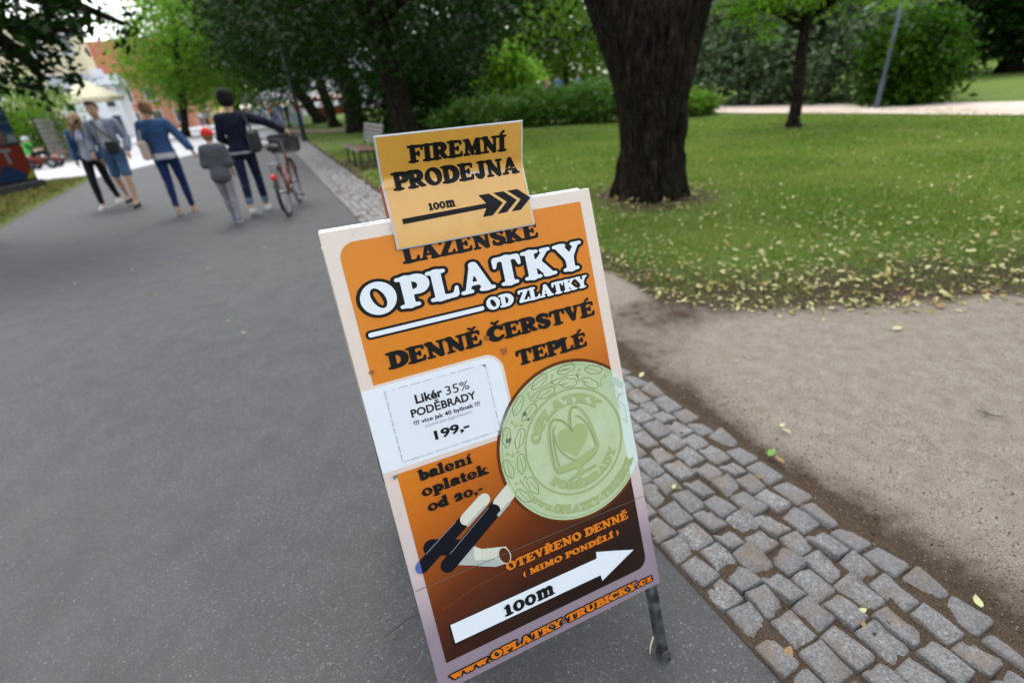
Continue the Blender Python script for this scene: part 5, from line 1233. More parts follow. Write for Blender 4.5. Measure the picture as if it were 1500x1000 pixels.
SHOE_WHITE = simple('white_shoe', (.72, .72, .72, 1), .5); SHOE_BLACK = simple('black_shoe', (.02, .02, .022, 1), .5); SHOE_BLUE = simple('blue_shoe', (.10, .14, .24, 1), .5); SHOE_TAN = simple('tan_shoe', (.40, .30, .20, 1), .5); SOLE = simple('pale_sole', (.60, .58, .54, 1), .6); EYE = simple('eye', (.02, .015, .012, 1), .2, .6); LIP = simple('lips', (.40, .14, .12, 1), .5)
HV = 0.0105
def v3(*a): return np.array(a, float)
def figure(name_label, loc, rz, H, fem=False, legs=None, arms=None, head=(0, 0), lean=0.0, skin=SKIN, shk=1.0):
    """Skeleton with joints in a frame that faces +y; returns a dict of joints scaled to height H."""
    s = H / 1.75; J = dict(s=s, fem=fem)
    hipw, shw = (.092, .172) if fem else (.088, .190)
    shw *= shk
    J['pel'] = v3(0, 0, .95) * s; J['waist'] = v3(0, lean * .4, 1.10) * s; J['chest'] = v3(0, lean * .8, 1.30) * s; J['neck'] = v3(0, lean - .01, 1.46) * s; J['head'] = J['neck'] + v3(head[0], .022 + head[1], .165) * s
    for k, sg in (('L', -1), ('R', 1)):
        J['hip' + k] = v3(sg * hipw, 0, .90) * s; J['sh' + k] = v3(sg * shw, lean - .01, 1.405) * s
        kn, an = legs[k]; J['knee' + k] = v3(*kn) * s; J['ank' + k] = v3(*an) * s
        el, wr = arms[k]; J['elb' + k] = np.array(el, float) if len(el) == 3 else el; J['wri' + k] = np.array(wr, float)
        J['elb' + k] = J['elb' + k] * s; J['wri' + k] = J['wri' + k] * s
    o = empty('person', tuple(loc), rz); tag(o, name_label, 'person'); J['o'] = o; J['skin'] = skin
    return J
def hand(J, k, sg):
    s = J['s']; w, e = J['wri' + k], J['elb' + k]; d = (w - e) / np.linalg.norm(w - e)
    side = np.cross(d, v3(sg, 0.2, 0)); side = side / (np.linalg.norm(side) + 1e-9); nrm = np.cross(d, side)
    c = w + d * .055 * s; P = [('c', w, c, .027 * s, .030 * s, .01), ('c', c - side * .022 * s, c + side * .022 * s + d * .02 * s, .018 * s, .018 * s, .012)]
    for i, (off, ln) in enumerate(((-.030, .058), (-.010, .070), (.010, .066), (.029, .050))):
        a = c + side * off * s + d * .028 * s; b = a + d * ln * .55 * s + nrm * .010 * s * sg; t_ = b + d * ln * .35 * s + nrm * .024 * s * sg
        P += [('c', a, b, .0095 * s, .0085 * s, .004), ('c', b, t_, .0085 * s, .0075 * s, .004)]
    a = w + d * .025 * s - side * .026 * s; b = a - side * .026 * s + d * .030 * s; P += [('c', a, b, .012 * s, .010 * s, .006), ('c', b, b + d * .024 * s, .010 * s, .008 * s, .005)]
    return P
def torso(J, g=0.0):
    s = J['s']; f = J['fem']; wx = (.150 if f else .148); P = []
    P.append(('e', J['pel'] - v3(0, .012, .01) * s, v3((.165 if f else .152) * s + g, .118 * s + g, .125 * s + g), .05))
    P.append(('e', J['waist'], v3((.128 if f else .142) * s + g, .094 * s + g, .15 * s + g), .05))
    P.append(('e', J['chest'], v3((.150 if f else .168) * s + g, .110 * s + g, .175 * s + g), .05))
    P.append(('c', J['shL'] + v3(.03, 0, -.012) * s, J['shR'] - v3(.03, 0, .012) * s, .060 * s + g, .060 * s + g, .05))
    if f: P += [('e', J['chest'] + v3(sg * .065, .080, .0) * s, v3(.058, .045, .055) * s + g, .03) for sg in (-1, 1)]
    P += [('e', J['pel'] + v3(sg * .07, -.065, -.045) * s, v3(.075, .065, .08) * s + g, .04) for sg in (-1, 1)]
    return P
def armp(J, k, g=0.0, upto=1.0, r=(.050, .041, .030)):
    s = J['s']; e = J['elb' + k]; w = J['wri' + k]
    P = [('c', J['sh' + k], e, r[0] * s + g, r[1] * s + g, .02)]
    if upto > 0: P.append(('c', e, e + (w - e) * upto, r[1] * s + g, (r[1] + (r[2] - r[1]) * upto) * s + g, .012))
    return P
def legp(J, k, g=0.0, upto=1.0, r=(.086, .056, .038)):
    s = J['s']; kn, an, hp = J['knee' + k], J['ank' + k], J['hip' + k]
    P = [('c', hp, kn if upto >= 0 else kn + (hp - kn) * -upto, r[0] * s + g, r[1] * s + g, .02)]
    if upto > 0:
        e = kn + (an - kn) * upto; P.append(('c', kn, e, r[1] * s + g, (r[1] + (r[2] - r[1]) * upto) * s + g, .015))
        if upto > .5: m = kn + (an - kn) * .32 - v3(0, .018, 0) * s; P.append(('c', m - v3(0, 0, .05) * s, m + v3(0, 0, .04) * s, .046 * s + g, .050 * s + g, .03))
    return P
def footdir(J, k):
    d = v3(0, 1, 0); p = J.get('pitch' + k, 0.0); return v3(0, math.cos(p), math.sin(p))
def body(J, face=True):
    s = J['s']; h = J['head']; n = J['neck']; P = torso(J, -.012 * s)
    P += [('c', n - v3(0, 0, .05) * s, h - v3(0, .012, .07) * s, .056 * s, .050 * s, .03)]
    P += [('e', h + v3(0, -.005, .018) * s, v3(.077, .096, .103) * s, .02), ('e', h + v3(0, .028, -.050) * s, v3(.058, .066, .070) * s, .03)]
    P += [('c', h + v3(0, .096, .012) * s, h + v3(0, .113, -.022) * s, .009 * s, .013 * s, .012), ('c', h + v3(-.022, .084, -.062) * s, h + v3(.022, .084, -.062) * s, .009 * s, .009 * s, .012)]
    for sg in (-1, 1): P.append(('e', h + v3(sg * .079, -.008, -.005) * s, v3(.012, .022, .032) * s, .006))
    for k, sg in (('L', -1), ('R', 1)):
        P += armp(J, k, -.006 * s) + hand(J, k, sg) + legp(J, k, -.006 * s)
        a = J['ank' + k]; d = footdir(J, k); P += [('c', a, a + d * .11 * s - v3(0, 0, .045) * s, .036 * s, .030 * s, .02)]
    V, F = blob(P, HV); link('body', npmesh('body', V, F, True), J['o'], J['skin'])
    if face:
        for sg in (-1, 1):
            mb = MB().lathe([(0, -.010), (.007, -.007), (.010, 0), (.007, .007), (0, .010)], tuple(h + v3(sg * .031, .0855, .014) * s), 10); mb.build('eye', EYE, J['o'], True)
            MB().tube([tuple(h + v3(sg * .016, .096, .036) * s), tuple(h + v3(sg * .032, .094, .040) * s), tuple(h + v3(sg * .048, .082, .034) * s)], .0042 * s, 6).build('eyebrow', J.get('browm', HAIR_BROWN), J['o'], True)
        MB().tube([tuple(h + v3(-.024, .088, -.060) * s), tuple(h + v3(0, .098, -.061) * s), tuple(h + v3(.024, .088, -.060) * s)], .0058 * s, 6).build('mouth', LIP, J['o'], True)
def wear(J, name, P, mat, clip=None, h=.0125):
    V, F = blob(P, h, .06, clip)
    # soft folds
    n = fnoise(V[:, 0] * 1 + V[:, 1] * .7, V[:, 2] + V[:, 1] * .3, 3, 13, 2) - .5; c = V.mean(0); o = V - np.array([c[0], c[1], 0]); o[:, 2] = 0; o /= np.linalg.norm(o, axis=1)[:, None] + 1e-6
    V = V + o * (n * .010)[:, None]
    return link(name, npmesh(name, V, F, True), J['o'], mat)
def below(z): return lambda X, Y, Z: Z - z
def above(z): return lambda X, Y, Z: z - Z
def neckhole(J, r=.075):
    n = J['neck'] + v3(0, .01, .055) * J['s']; return lambda X, Y, Z: r * J['s'] - np.sqrt((X - n[0]) ** 2 + (Y - n[1]) ** 2 + ((Z - n[2]) * .9) ** 2)
def openfront(w0, w1, z0, z1):       # an open jacket: a wedge cut away in front
    return lambda X, Y, Z: np.minimum(np.clip(w0 + (w1 - w0) * (z1 - Z) / (z1 - z0), w0 * .6, w1) - np.abs(X), Y - .02)
def top(J, name, mat, g, hem, sleeve, clip=(), thick=0.0, arm=(.050, .041, .030)):
    s = J['s']; P = torso(J, g * s)
    for k in 'LR': P += armp(J, k, (g + .002) * s, sleeve, arm)
    return wear(J, name, P, mat, [above(hem * s), neckhole(J)] + list(clip))
def bottom(J, name, mat, g, upto, waist=1.03, r=(.088, .058, .043)):
    s = J['s']; P = [q for q in torso(J, g * s)[:2]] + torso(J, g * s)[-2:]
    for k in 'LR': P += legp(J, k, g * s, upto, r)
    return wear(J, name, P, mat, [below(waist * s)])
def shoes(J, mat, sole=SOLE, low=False):
    s = J['s']
    for k in 'LR':
        a = J['ank' + k]; d = footdir(J, k); hl = a - d * .030 * s - v3(0, 0, .055) * s; toe = a + d * .165 * s - v3(0, 0, .058) * s
        mid = a + d * .07 * s - v3(0, 0, .045) * s
        V, F = blob([('c', hl, mid, .036 * s, .037 * s, .02), ('c', mid, toe, .037 * s, .030 * s, .02)] + ([] if low else [('c', a - v3(0, .005, .02) * s, a - v3(0, .005, .045) * s, .036 * s, .038 * s, .02)]), .010)
        o = link('shoe', npmesh('shoe', V, F, True), J['o'], mat)
        up = np.cross(d, v3(-1, 0, 0)); up = up if up[2] > 0 else -up
        c_ = (hl + toe) / 2 - up * .030 * s; rt = Matrix(((1, d[0], up[0]), (0, d[1], up[1]), (0, d[2], up[2])))
        MB().box(tuple(c_), (.074 * s, .265 * s, .016 * s), rt, .006).build('sole', sole, o)
def walkleg(side, swing, out=.085, bend=.0):      # ankle swing forward(+)/back(-)
    kn = (side * (out + .003), swing * .5 + .05 + bend, .49); an = (side * out, swing, .090 + (0.055 if swing < -.12 else 0)); return kn, an
def here(J_loc, rz, px, py, depth=0.0):            # picture point -> joint position in the person's frame (metres), at the person's distance
    d = math.hypot(J_loc[0], J_loc[1]) + depth; p = AT(px, py, d) - np.array(J_loc); c_, s_ = math.cos(-rz), math.sin(-rz)
    return v3(p[0] * c_ - p[1] * s_, p[0] * s_ + p[1] * c_, p[2])
def mid(a, b): return (G(*a) + G(*b)) / 2
PATHDIR = math.radians(23)

# -- woman in a denim jacket, walking away
L = mid((264, 313), (285, 312)); rz = math.radians(20); H = 1.70; s = H / 1.75
hR = here(L, rz, 280, 219, -.15) / s; eR = here(L, rz, 258, 195, -.06) / s
J = figure('person from behind in blue denim jacket and jeans, carrying a beige shoulder bag', L, rz, H, True,
           {'L': walkleg(-1, -.16), 'R': walkleg(1, .16)}, {'L': ((-.235, -.03, 1.13), (-.20, .14, 1.02)), 'R': (eR, hR)}, (-.02, .0))
body(J, False)
top(J, 'tee', WHITECLOTH, .010, .89, .0); top(J, 'denim_jacket', DENIM, .022, .985, .92, arm=(.052, .044, .036)); bottom(J, 'jeans', fabric('indigo_denim', (.012, .026, .10, 1)), .001, .93); shoes(J, SHOE_TAN, SHOE_TAN, True)
h = J['head']; wear(J, 'hair', [('e', h + v3(0, -.020, .030) * s, v3(.090, .100, .100) * s, .02), ('e', h + v3(.0, -.075, .055) * s, v3(.060, .050, .055) * s, .02), ('e', h + v3(.05, -.03, -.02) * s, v3(.04, .06, .07) * s, .02)], HAIR_LIGHT, [lambda X, Y, Z: np.minimum(Y - h[1] - .055 * s, h[2] + .05 * s - Z)])
bag = MB().box(tuple(v3(-.215, -.045, 1.05) * s), (.11, .30, .28), None, .03); bo = bag.build('shoulder_bag', TAUPE, J['o'])
MB().tube([tuple(v3(-.215, .06, 1.19) * s), tuple(v3(-.19, .01, 1.36) * s), tuple(v3(-.150, -.02, 1.478) * s), tuple(v3(-.19, -.075, 1.36) * s), tuple(v3(-.225, -.13, 1.19) * s)], .011, 6).build('strap', TAUPE, bo)

# -- child with the red cap
L = G(343, 330) + [0, .12, 0]; rz = math.radians(16); H = 1.27; s = H / 1.75
hL = here(L, rz, 284, 224, .05) / s; eL = here(L, rz, 283, 240, -.02) / s
J = figure('child seen from behind in a red cap, loose grey tee and light grey trousers', L, rz, H, False,
           {'L': walkleg(-1, .20, .075), 'R': walkleg(1, -.14, .075)}, {'L': ((-.215, .02, 1.15), (-.19, .16, 1.04)), 'R': ((.205, -.03, 1.14), (.205, .10, .96))}, (-.01, .02), shk=.84)
J['head'] = J['head'] + v3(0, 0, -.005)
body(J, False); top(J, 'tee', GREYTEE, .026, .80, .10, arm=(.052, .054, .05)); bottom(J, 'trousers', GREYTROU, .002, .96, .95); shoes(J, SHOE_BLUE)
h = J['head']; wear(J, 'hair', [('e', h + v3(0, -.022, .0) * s, v3(.088, .098, .085) * s, .02)], HAIR_LIGHT, [lambda X, Y, Z: Y - h[1] - .03, lambda X, Y, Z: h[2] - .075 - Z])
co_ = wear(J, 'cap', [('e', h + v3(0, -.004, .035) * s, v3(.105, .125, .118) * s, .01)], REDCAP, [lambda X, Y, Z: (h[2] + .008) - Z])
MB().lathe([(0.0, .006), (.075, .002), (.082, -.004), (.0, -.002)], tuple(h + v3(0, .115, .020)), 16, Matrix.Diagonal((1.0, 1.1, 1.0))).build('peak', REDCAP, co_, True)

# -- woman in navy pushing the bicycle
L = mid((371, 317), (394, 305)); rz = math.radians(17); H = 1.70; s = H / 1.75
hR = here(L, rz, 414, 190, .15) / s; eR = here(L, rz, 386, 178, .05) / s
J = figure('person seen from behind in a navy jumper with big black hair, pushing a red bicycle', L, rz, H, True,
           {'L': walkleg(-1, -.24), 'R': walkleg(1, .22)}, {'L': ((-.235, .05, 1.14), (-.18, .20, 1.06)), 'R': (eR, hR)}, (0, .01), .02)
body(J, False); top(J, 'tee', WHITECLOTH, .010, .90, .0); top(J, 'jumper', NAVY, .021, .935, .93); bottom(J, 'jeans', DENIM_D, .001, .74, r=(.088, .060, .052)); shoes(J, SHOE_WHITE, SOLE, True)
for k in 'LR':
    a = J['knee' + k] + (J['ank' + k] - J['knee' + k]) * .72; V, F = blob([('c', a, a + (J['ank' + k] - J['knee' + k]) * .08, .058 * s, .058 * s, .01)], .010); link('cuff', npmesh('cuff', V, F, True), J['o'], DENIM_L)
h = J['head']; wear(J, 'hair', [('e', h + v3(0, -.025, .040) * s, v3(.112, .118, .125) * s, .02), ('e', h + v3(.0, -.03, .085) * s, v3(.105, .105, .095) * s, .03)], HAIR_BLACK, [lambda X, Y, Z: np.minimum(Y - h[1] - .06 * s, h[2] + .05 * s - Z)])
bo = MB().box(tuple(v3(.225, -.085, 1.06) * s), (.15, .32, .30), None, .035).build('shoulder_bag', BLACKLEATHER, J['o'])
MB().tube([tuple(v3(.22, .02, 1.20) * s), tuple(v3(.19, .0, 1.38) * s), tuple(v3(.150, -.02, 1.478) * s), tuple(v3(.19, -.09, 1.38) * s), tuple(v3(.235, -.17, 1.20) * s)], .012, 6).build('strap', BLACKLEATHER, bo)

# -- young woman with long blond hair, walking towards us
L = mid((152, 306), (180, 300)); rz = math.radians(196); H = 1.66; s = H / 1.75
J = figure('person with long blond hair in open denim jacket and black leggings, walking this way', L, rz, H, True,
           {'L': walkleg(-1, -.20), 'R': walkleg(1, .20)}, {'L': ((-.235, -.03, 1.14), (-.215, .10, .92)), 'R': ((.235, -.05, 1.14), (.225, .07, .92))}, (-.01, .01))
J['browm'] = HAIR_LIGHT; body(J); top(J, 'tee', fabric('pale_tee', (.50, .50, .58, 1)), .004, .90, .0); top(J, 'denim_jacket', DENIM, .018, .93, .95, [openfront(.05, .115, .93 * s, 1.42 * s)]); bottom(J, 'leggings', BLACKCLOTH, .003, .90); shoes(J, SHOE_WHITE)
h = J['head']; wear(J, 'hair', [('e', h + v3(0, -.022, .030) * s, v3(.092, .102, .100) * s, .02)] + [q for sg in (-1, 1) for q in (('c', h + v3(sg * .078, -.01, .02) * s, h + v3(sg * .098, .03, -.16) * s, .034 * s, .044 * s, .03), ('c', h + v3(sg * .098, .03, -.16) * s, h + v3(sg * .105, .075, -.36) * s, .042 * s, .022 * s, .03))] + [('c', h + v3(0, -.07, 0) * s, h + v3(0, -.10, -.30) * s, .08 * s, .06 * s, .04)], HAIR_BLOND, [lambda X, Y, Z: np.minimum(np.minimum(Y - h[1] - .045 * s, h[2] + .062 * s - Z), .066 * s - np.abs(X - h[0]))])

# -- young man beside her
L = G(206, 301) + [-.12, .05, 0]; rz = math.radians(196); H = 1.80; s = H / 1.75
J = figure('person in open checked shirt and denim shorts with a black crossbody bag, walking this way', L, rz, H, False,
           {'L': walkleg(-1, .22, .115), 'R': walkleg(1, -.16, .115)}, {'L': ((-.275, -.04, 1.14), (-.27, .12, .92)), 'R': ((.270, -.02, 1.14), (.24, .14, .95))}, (.02, .03))
J['browm'] = HAIR_BROWN; body(J); top(J, 'tee', WHITECLOTH, .004, .91, .0); top(J, 'checked_shirt', PLAID, .018, .86, .72, [openfront(.055, .13, .86 * s, 1.42 * s)], arm=(.050, .044, .038)); bottom(J, 'denim_shorts', fabric('blue_short_denim', (.07, .14, .26, 1)), .006, -.22, r=(.086, .074, .07)); shoes(J, SHOE_BLACK, SHOE_BLACK)
h = J['head']; wear(J, 'hair', [('e', h + v3(0, -.020, .040) * s, v3(.086, .102, .096) * s, .02), ('e', h + v3(0, .045, .095) * s, v3(.065, .05, .035) * s, .03)], HAIR_BROWN, [lambda X, Y, Z: np.minimum(Y - h[1] - .04 * s, h[2] + .066 * s - Z), lambda X, Y, Z: h[2] - .035 * s - Z])
bo = MB().box(tuple(v3(-.08, .165, 1.02) * s), (.19, .07, .20), None, .02).build('crossbody_bag', BLACKLEATHER, J['o'])
MB().tube([tuple(v3(-.16, .15, 1.10) * s), tuple(v3(-.02, .165, 1.27) * s), tuple(v3(.11, .09, 1.44) * s), tuple(v3(.12, -.03, 1.478) * s), tuple(v3(0, -.15, 1.25) * s), tuple(v3(-.17, -.06, 1.08) * s), tuple(v3(-.16, .13, 1.08) * s)], .013, 6).build('strap', BLACKLEATHER, bo)

# ---------------------------------------------------------------- the bicycle
M_RED = simple('red_paint', (.20, .026, .011, 1), .3, .5, 0, .08); M_CHROME = simple('bright_metal', (.30, .31, .33, 1), .35, .5, .8); M_RUBBER = simple('tyre_rubber', (.015, .015, .016, 1), .8); M_BLKP = simple('black_plastic', (.018, .018, .020, 1), .5)
b0 = G(425, 316); b1 = G(441, 295); brz = -math.atan2(b1[0] - b0[0], b1[1] - b0[1])
bk = empty('bicycle', tuple(b0), brz); tag(bk, 'red city bicycle with a black front basket, pushed along by its handlebar', 'bicycle')
RW = .345; WB = 1.08
def wheel(y):
    w = MB().torus((0, y, RW), RW - .018, .019, 'X', 44, 8).build('wheel', M_RUBBER, bk, True)
    MB().torus((0, y, RW), RW - .045, .010, 'X', 44, 6).build('rim', M_CHROME, w, True)
    MB().tube([(-.045, y, RW), (.045, y, RW)], .022, 12).build('hub', M_CHROME, w)
    for i in range(18):
        a = 2 * PI * i / 18; MB().tube([(.025 * (-1) ** i, y + .02 * math.cos(a), RW + .02 * math.sin(a)), (0, y + (RW - .045) * math.cos(a), RW + (RW - .045) * math.sin(a))], .0014, 4).build('spoke', M_CHROME, w)
wheel(0); wheel(WB)
fr = MB(); BB = (0, .44, .29); SE = (0, .28, .72); HD0 = (0, .93, .62); HD1 = (0, .89, .80)
for a, c_, r in ((BB, SE, .017), (BB, HD0, .020), ((0, .34, .52), HD0, .016), (HD0, HD1, .021)): fr.tube([a, c_], r, 10)
for sg in (-1, 1): fr.tube([(sg * .02, .44, .29), (sg * .06, 0, RW)], .010, 8).tube([(sg * .02, .29, .66), (sg * .06, 0, RW)], .009, 8)
fr.build('frame', M_RED, bk, True)
fk = MB()
for sg in (-1, 1): fk.tube([(sg * .045, .95, .60), (sg * .052, 1.0, .50), (sg * .052, WB, RW)], [.013, .013, .009], 8)
fk.tube([(-.05, .95, .60), (.05, .95, .60)], .014, 8).build('fork', M_RED, bk, True)
def guard(y, a0, a1, mat):
    mb = MB(); n = 22; R0 = RW + .022; V = []; F = []
    for i in range(n + 1):
        a = math.radians(a0 + (a1 - a0) * i / n)
        for x, dr in ((-.028, -.012), (-.015, 0), (.015, 0), (.028, -.012)): V.append((x, y + (R0 + dr) * math.cos(a), RW + (R0 + dr) * math.sin(a)))
    for i in range(n):
        for j in range(3): q = i * 4 + j; F.append((q, q + 1, q + 5, q + 4))
    mb.add(V, F).build('mudguard', mat, bk, True)
guard(0, 40, 215, M_BLKP); guard(WB, 20, 165, M_BLKP)
MB().tube([SE, (0, .262, .90)], .013, 10).build('seat_post', M_CHROME, bk)
V, F = blob([('c', (-.055, .17, .93), (.055, .17, .93), .040, .040, .04), ('c', (0, .18, .93), (0, .40, .925), .055, .020, .03)], .01); link('saddle', npmesh('saddle', V, F, True), bk, M_BLKP)
MB().tube([HD1, (0, .875, .98)], .014, 10).build('stem', M_CHROME, bk)
hb = MB().tube([(-.29, .68, 1.03), (-.27, .76, 1.04), (-.16, .86, 1.01), (0, .88, .985), (.16, .86, 1.01), (.27, .76, 1.04), (.29, .68, 1.03)], .012, 8).build('handlebar', M_BLKP, bk, True)
for sg in (-1, 1): MB().tube([(sg * .295, .64, 1.025), (sg * .275, .755, 1.04)], .017, 10).build('grip', M_BLKP, hb)
cr = MB().torus((.055, .44, .29), .085, .008, 'X', 28, 6).build('chainring', M_CHROME, bk, True)
for sg, a in ((1, -.6), (-1, 2.5)):
    p = (sg * .085, .44 + .17 * math.cos(a), .29 + .17 * math.sin(a)); MB().tube([(sg * .07, .44, .29), p], .010, 8).build('crank', M_CHROME, bk); MB().box((p[0] + sg * .055, p[1], p[2]), (.09, .075, .024), None, .006).build('pedal', M_BLKP, bk)
MB().box((.058, .21, .318), (.02, .44, .05), None, .01).build('chain_guard', M_BLKP, bk)
rk = MB()
for sg in (-1, 1): rk.tube([(sg * .06, .20, .76), (sg * .06, -.22, .75)], .006, 6).tube([(sg * .055, 0, RW), (sg * .06, -.1, .75)], .005, 6)
for y in (.15, .03, -.09, -.2): rk.tube([(-.06, y, .755), (.06, y, .755)], .005, 6)
rk.build('luggage_rack', M_CHROME, bk)
MB().lathe([(0, -.02), (.036, -.018), (.040, 0), (.03, .02), (0, .022)], (0, -.36, .60), 14, Matrix.Rotation(PI / 2, 3, 'X')).build('rear_light', simple('red_lens', (.75, .02, .015, 1), .2, .6), bk, True)
bs_ = MB(); x0, x1, y0, y1, z0, z1 = -.19, .19, .98, 1.28, .80, 1.05
for i in range(10):
    f_ = i / 9; z = z0 + (z1 - z0) * f_; e = .02 * f_; bs_.tube([(x0 - e, y0, z), (x1 + e, y0, z), (x1 + e, y1 + e, z), (x0 - e, y1 + e, z), (x0 - e, y0, z)], .0075, 5)
for i in range(12):
    for yy, ee in ((y0, 0), (y1, .02)): x = x0 + (x1 - x0) * i / 11; bs_.tube([(x, yy, z0), (x * 1.05, yy + ee, z1)], .006, 5)
for i in range(8):
    for xx in (x0, x1): y = y0 + (y1 - y0) * i / 7; bs_.tube([(xx, y, z0), (xx * 1.1, y, z1)], .006, 5)
bs_.box((0, (y0 + y1) / 2, z0), (.38, .30, .012)); bs_.build('basket', M_BLKP, bk)
# ================================================================ STREET FURNITURE, STAND, FAR THINGS
M_IRON = simple('black_iron', (.010, .011, .012, 1), .55, .2, .0); M_GALV = simple('painted_grey_steel', (.075, .092, .125, 1), .45, .5, .3)
t = NT('weathered_slat'); co = t.coord(); mp = t.n('ShaderNodeMapping'); mp.inputs['Scale'].default_value = (12, 1, 12); t.l(co, mp.inputs[0]); n = t.noise(5, 5, .6, mp.outputs[0])
M_SLAT = t.set(t.mix(n, (.13, .12, .11, 1), (.26, .245, .23, 1)), .75, .3)
t = NT('brown_slat'); co = t.coord(); mp = t.n('ShaderNodeMapping'); mp.inputs['Scale'].default_value = (12, 1, 12); t.l(co, mp.inputs[0]); n = t.noise(5, 5, .6, mp.outputs[0])
M_SLATB = t.set(t.mix(n, (.075, .040, .022, 1), (.16, .09, .05, 1)), .65, .3)
# bench beside the setts, facing the path
bp = G(510, 240); bench = empty('park_bench', tuple(bp), math.atan2(.39, .92)); tag(bench, 'slatted park bench with grey back and brown seat beside the setts, behind the small sign', 'bench')
BL_ = 2.2                                          # local -y runs towards the camera, +x is the back
for i in range(5): MB().box((.05 + i * .095, -BL_ / 2, .455 - .008 * i), (.080, BL_, .032), None, .006).build('seat_slat', M_SLATB, bench)
for i in range(5):
    z = .545 + i * .085; x = .50 + (z - .45) * .26; MB().box((x, -BL_ / 2, z), (.028, BL_, .068), Matrix.Rotation(math.radians(-14.5), 3, 'Y') if False else Matrix.Rotation(math.radians(14.5), 3, 'Y'), .005).build('back_slat', M_SLAT, bench)
MB().box((-.006, -BL_ / 2, .445), (.024, BL_, .040), None, .005).build('front_rail', M_SLAT, bench)
for y in (-.16, -BL_ / 2, -BL_ + .16):
    MB().tube([(.03, y, -.02), (.04, y, .43)], .022, 8).build('leg', M_IRON, bench); MB().tube([(.56, y, -.02), (.48, y, .42), (.545, y, .60), (.655, y, .95)], .022, 8).build('leg', M_IRON, bench)
    MB().box((.26, y, .415), (.48, .035, .035), None, .005).build('seat_bearer', M_IRON, bench)
# lamp posts
def lamp(px, py, mat, label, hgt, r0, r1):
    p = G(px, py); o = empty('lamp_post', tuple(p)); tag(o, label, 'lamp post')
    MB().lathe([(r0 * 1.9, 0), (r0 * 1.9, .12), (r0 * 1.4, .16), (r0 * 1.35, .75), (r0, .82), (r1, hgt), (0, hgt)], (0, 0, 0), 14).build('pole', mat, o, True)
    MB().lathe([(.05, hgt), (.09, hgt + .05), (.15, hgt + .12), (.22, hgt + .52), (.20, hgt + .55)], (0, 0, 0), 12).build('lantern', M_WHITE, o, True); MB().lathe([(.27, hgt + .55), (.20, hgt + .66), (.05, hgt + .76), (0, hgt + .80)], (0, 0, 0), 12).build('cap', mat, o, True)
lamp(447, 207, M_IRON, 'black lamp post at the path edge between bicycle and tree row', 6.2, .075, .05); lamp(1283, 161, M_GALV, 'grey blue lamp post at the sandy path on the right', 5.4, .046, .036)
# poster stand at the left edge
ks = empty('poster_stand', (-12.75, 13.0, 0)); tag(ks, 'dark free standing poster stand with colourful posters at the left edge', 'poster stand')
MB().box((0, 0, 1.28), (.70, 2.6, 2.15), None, .03).build('cabinet', M_IRON, ks); MB().box((0, 0, .12), (.86, 2.76, .24), None, .03).build('base', simple('dark_concrete', (.03, .03, .03, 1), .9), ks); MB().box((0, 0, 2.40), (.9, 2.8, .09), None, .02).build('roof', M_IRON, ks)
SHADED_INKS = dict(teal=(.014, .055, .066, 1), red=(.12, .015, .007, 1), blue=(.007, .022, .06, 1), yellow=(.22, .18, .02, 1), white=(.14, .14, .15, 1), brown=(.10, .055, .04, 1), navy=(.015, .03, .07, 1), grey=(.12, .14, .16, 1), orange=(.25, .08, .015, 1))  # print colours darkened to carry the deep shade around the stand
PM = {k: ink('poster_' + k, v, .4, .2) for k, v in SHADED_INKS.items()}
def poster(y0, y1, z0, z1, base, shapes, label=None):
    p = MB().box((.356, (y0 + y1) / 2, (z0 + z1) / 2), (.010, y1 - y0, z1 - z0)).build('poster', PM[base], ks)
    if label: p['label'] = label
    for i, (c_, pts) in enumerate(shapes):
        P3 = [(.3625 + .0012 * i, y0 + (y1 - y0) * u, z0 + (z1 - z0) * v) for u, v in pts]; MB().poly(P3).build('print', PM[c_], p)
poster(.05, 1.22, .30, 1.12, 'red', [('blue', [(.0, 0), (.95, 0), (.6, .38), (.35, .5)]), ('yellow', [(.75, 0), (1, 0), (1, .30)]), ('white', [(.10, .55), (.2, .55), (.30, .92), (.2, .92)]), ('white', [(.36, .85), (.72, .85), (.72, .93), (.36, .93)]), ('white', [(.52, .5), (.6, .5), (.6, .85), (.52, .85)]), ('yellow', [(0, .15), (.16, .3), (.1, .45), (0, .4)])], 'red poster with blue and yellow shapes and white strokes')
poster(.05, 1.22, 1.16, 1.72, 'teal', [('white', [(.0, .1), (.35, .05), (.4, .45), (.05, .5)]), ('brown', [(.38, .1), (.72, .05), (.75, .7), (.45, .8)]), ('white', [(.76, .05), (1, .1), (1, .4), (.8, .38)]), ('blue', [(.72, .6), (1, .55), (1, .8), (.75, .85)])], 'teal poster with pale and brown patches'); poster(.05, 1.22, 1.76, 2.26, 'navy', [('teal', [(.1, .1), (.6, .1), (.6, .5), (.1, .5)]), ('grey', [(.62, .3), (.95, .2), (.9, .8), (.66, .8)])])
poster(-1.22, -.05, .30, 1.12, 'orange', [('yellow', [(0, 0), (.5, 0), (.3, .5)]), ('red', [(.5, .5), (1, .4), (1, 1), (.5, 1)])]); poster(-1.22, -.05, 1.16, 2.26, 'navy', [('teal', [(.1, .3), (.8, .3), (.8, .7), (.1, .7)]), ('white', [(.2, .1), (.7, .1), (.7, .2), (.2, .2)])])
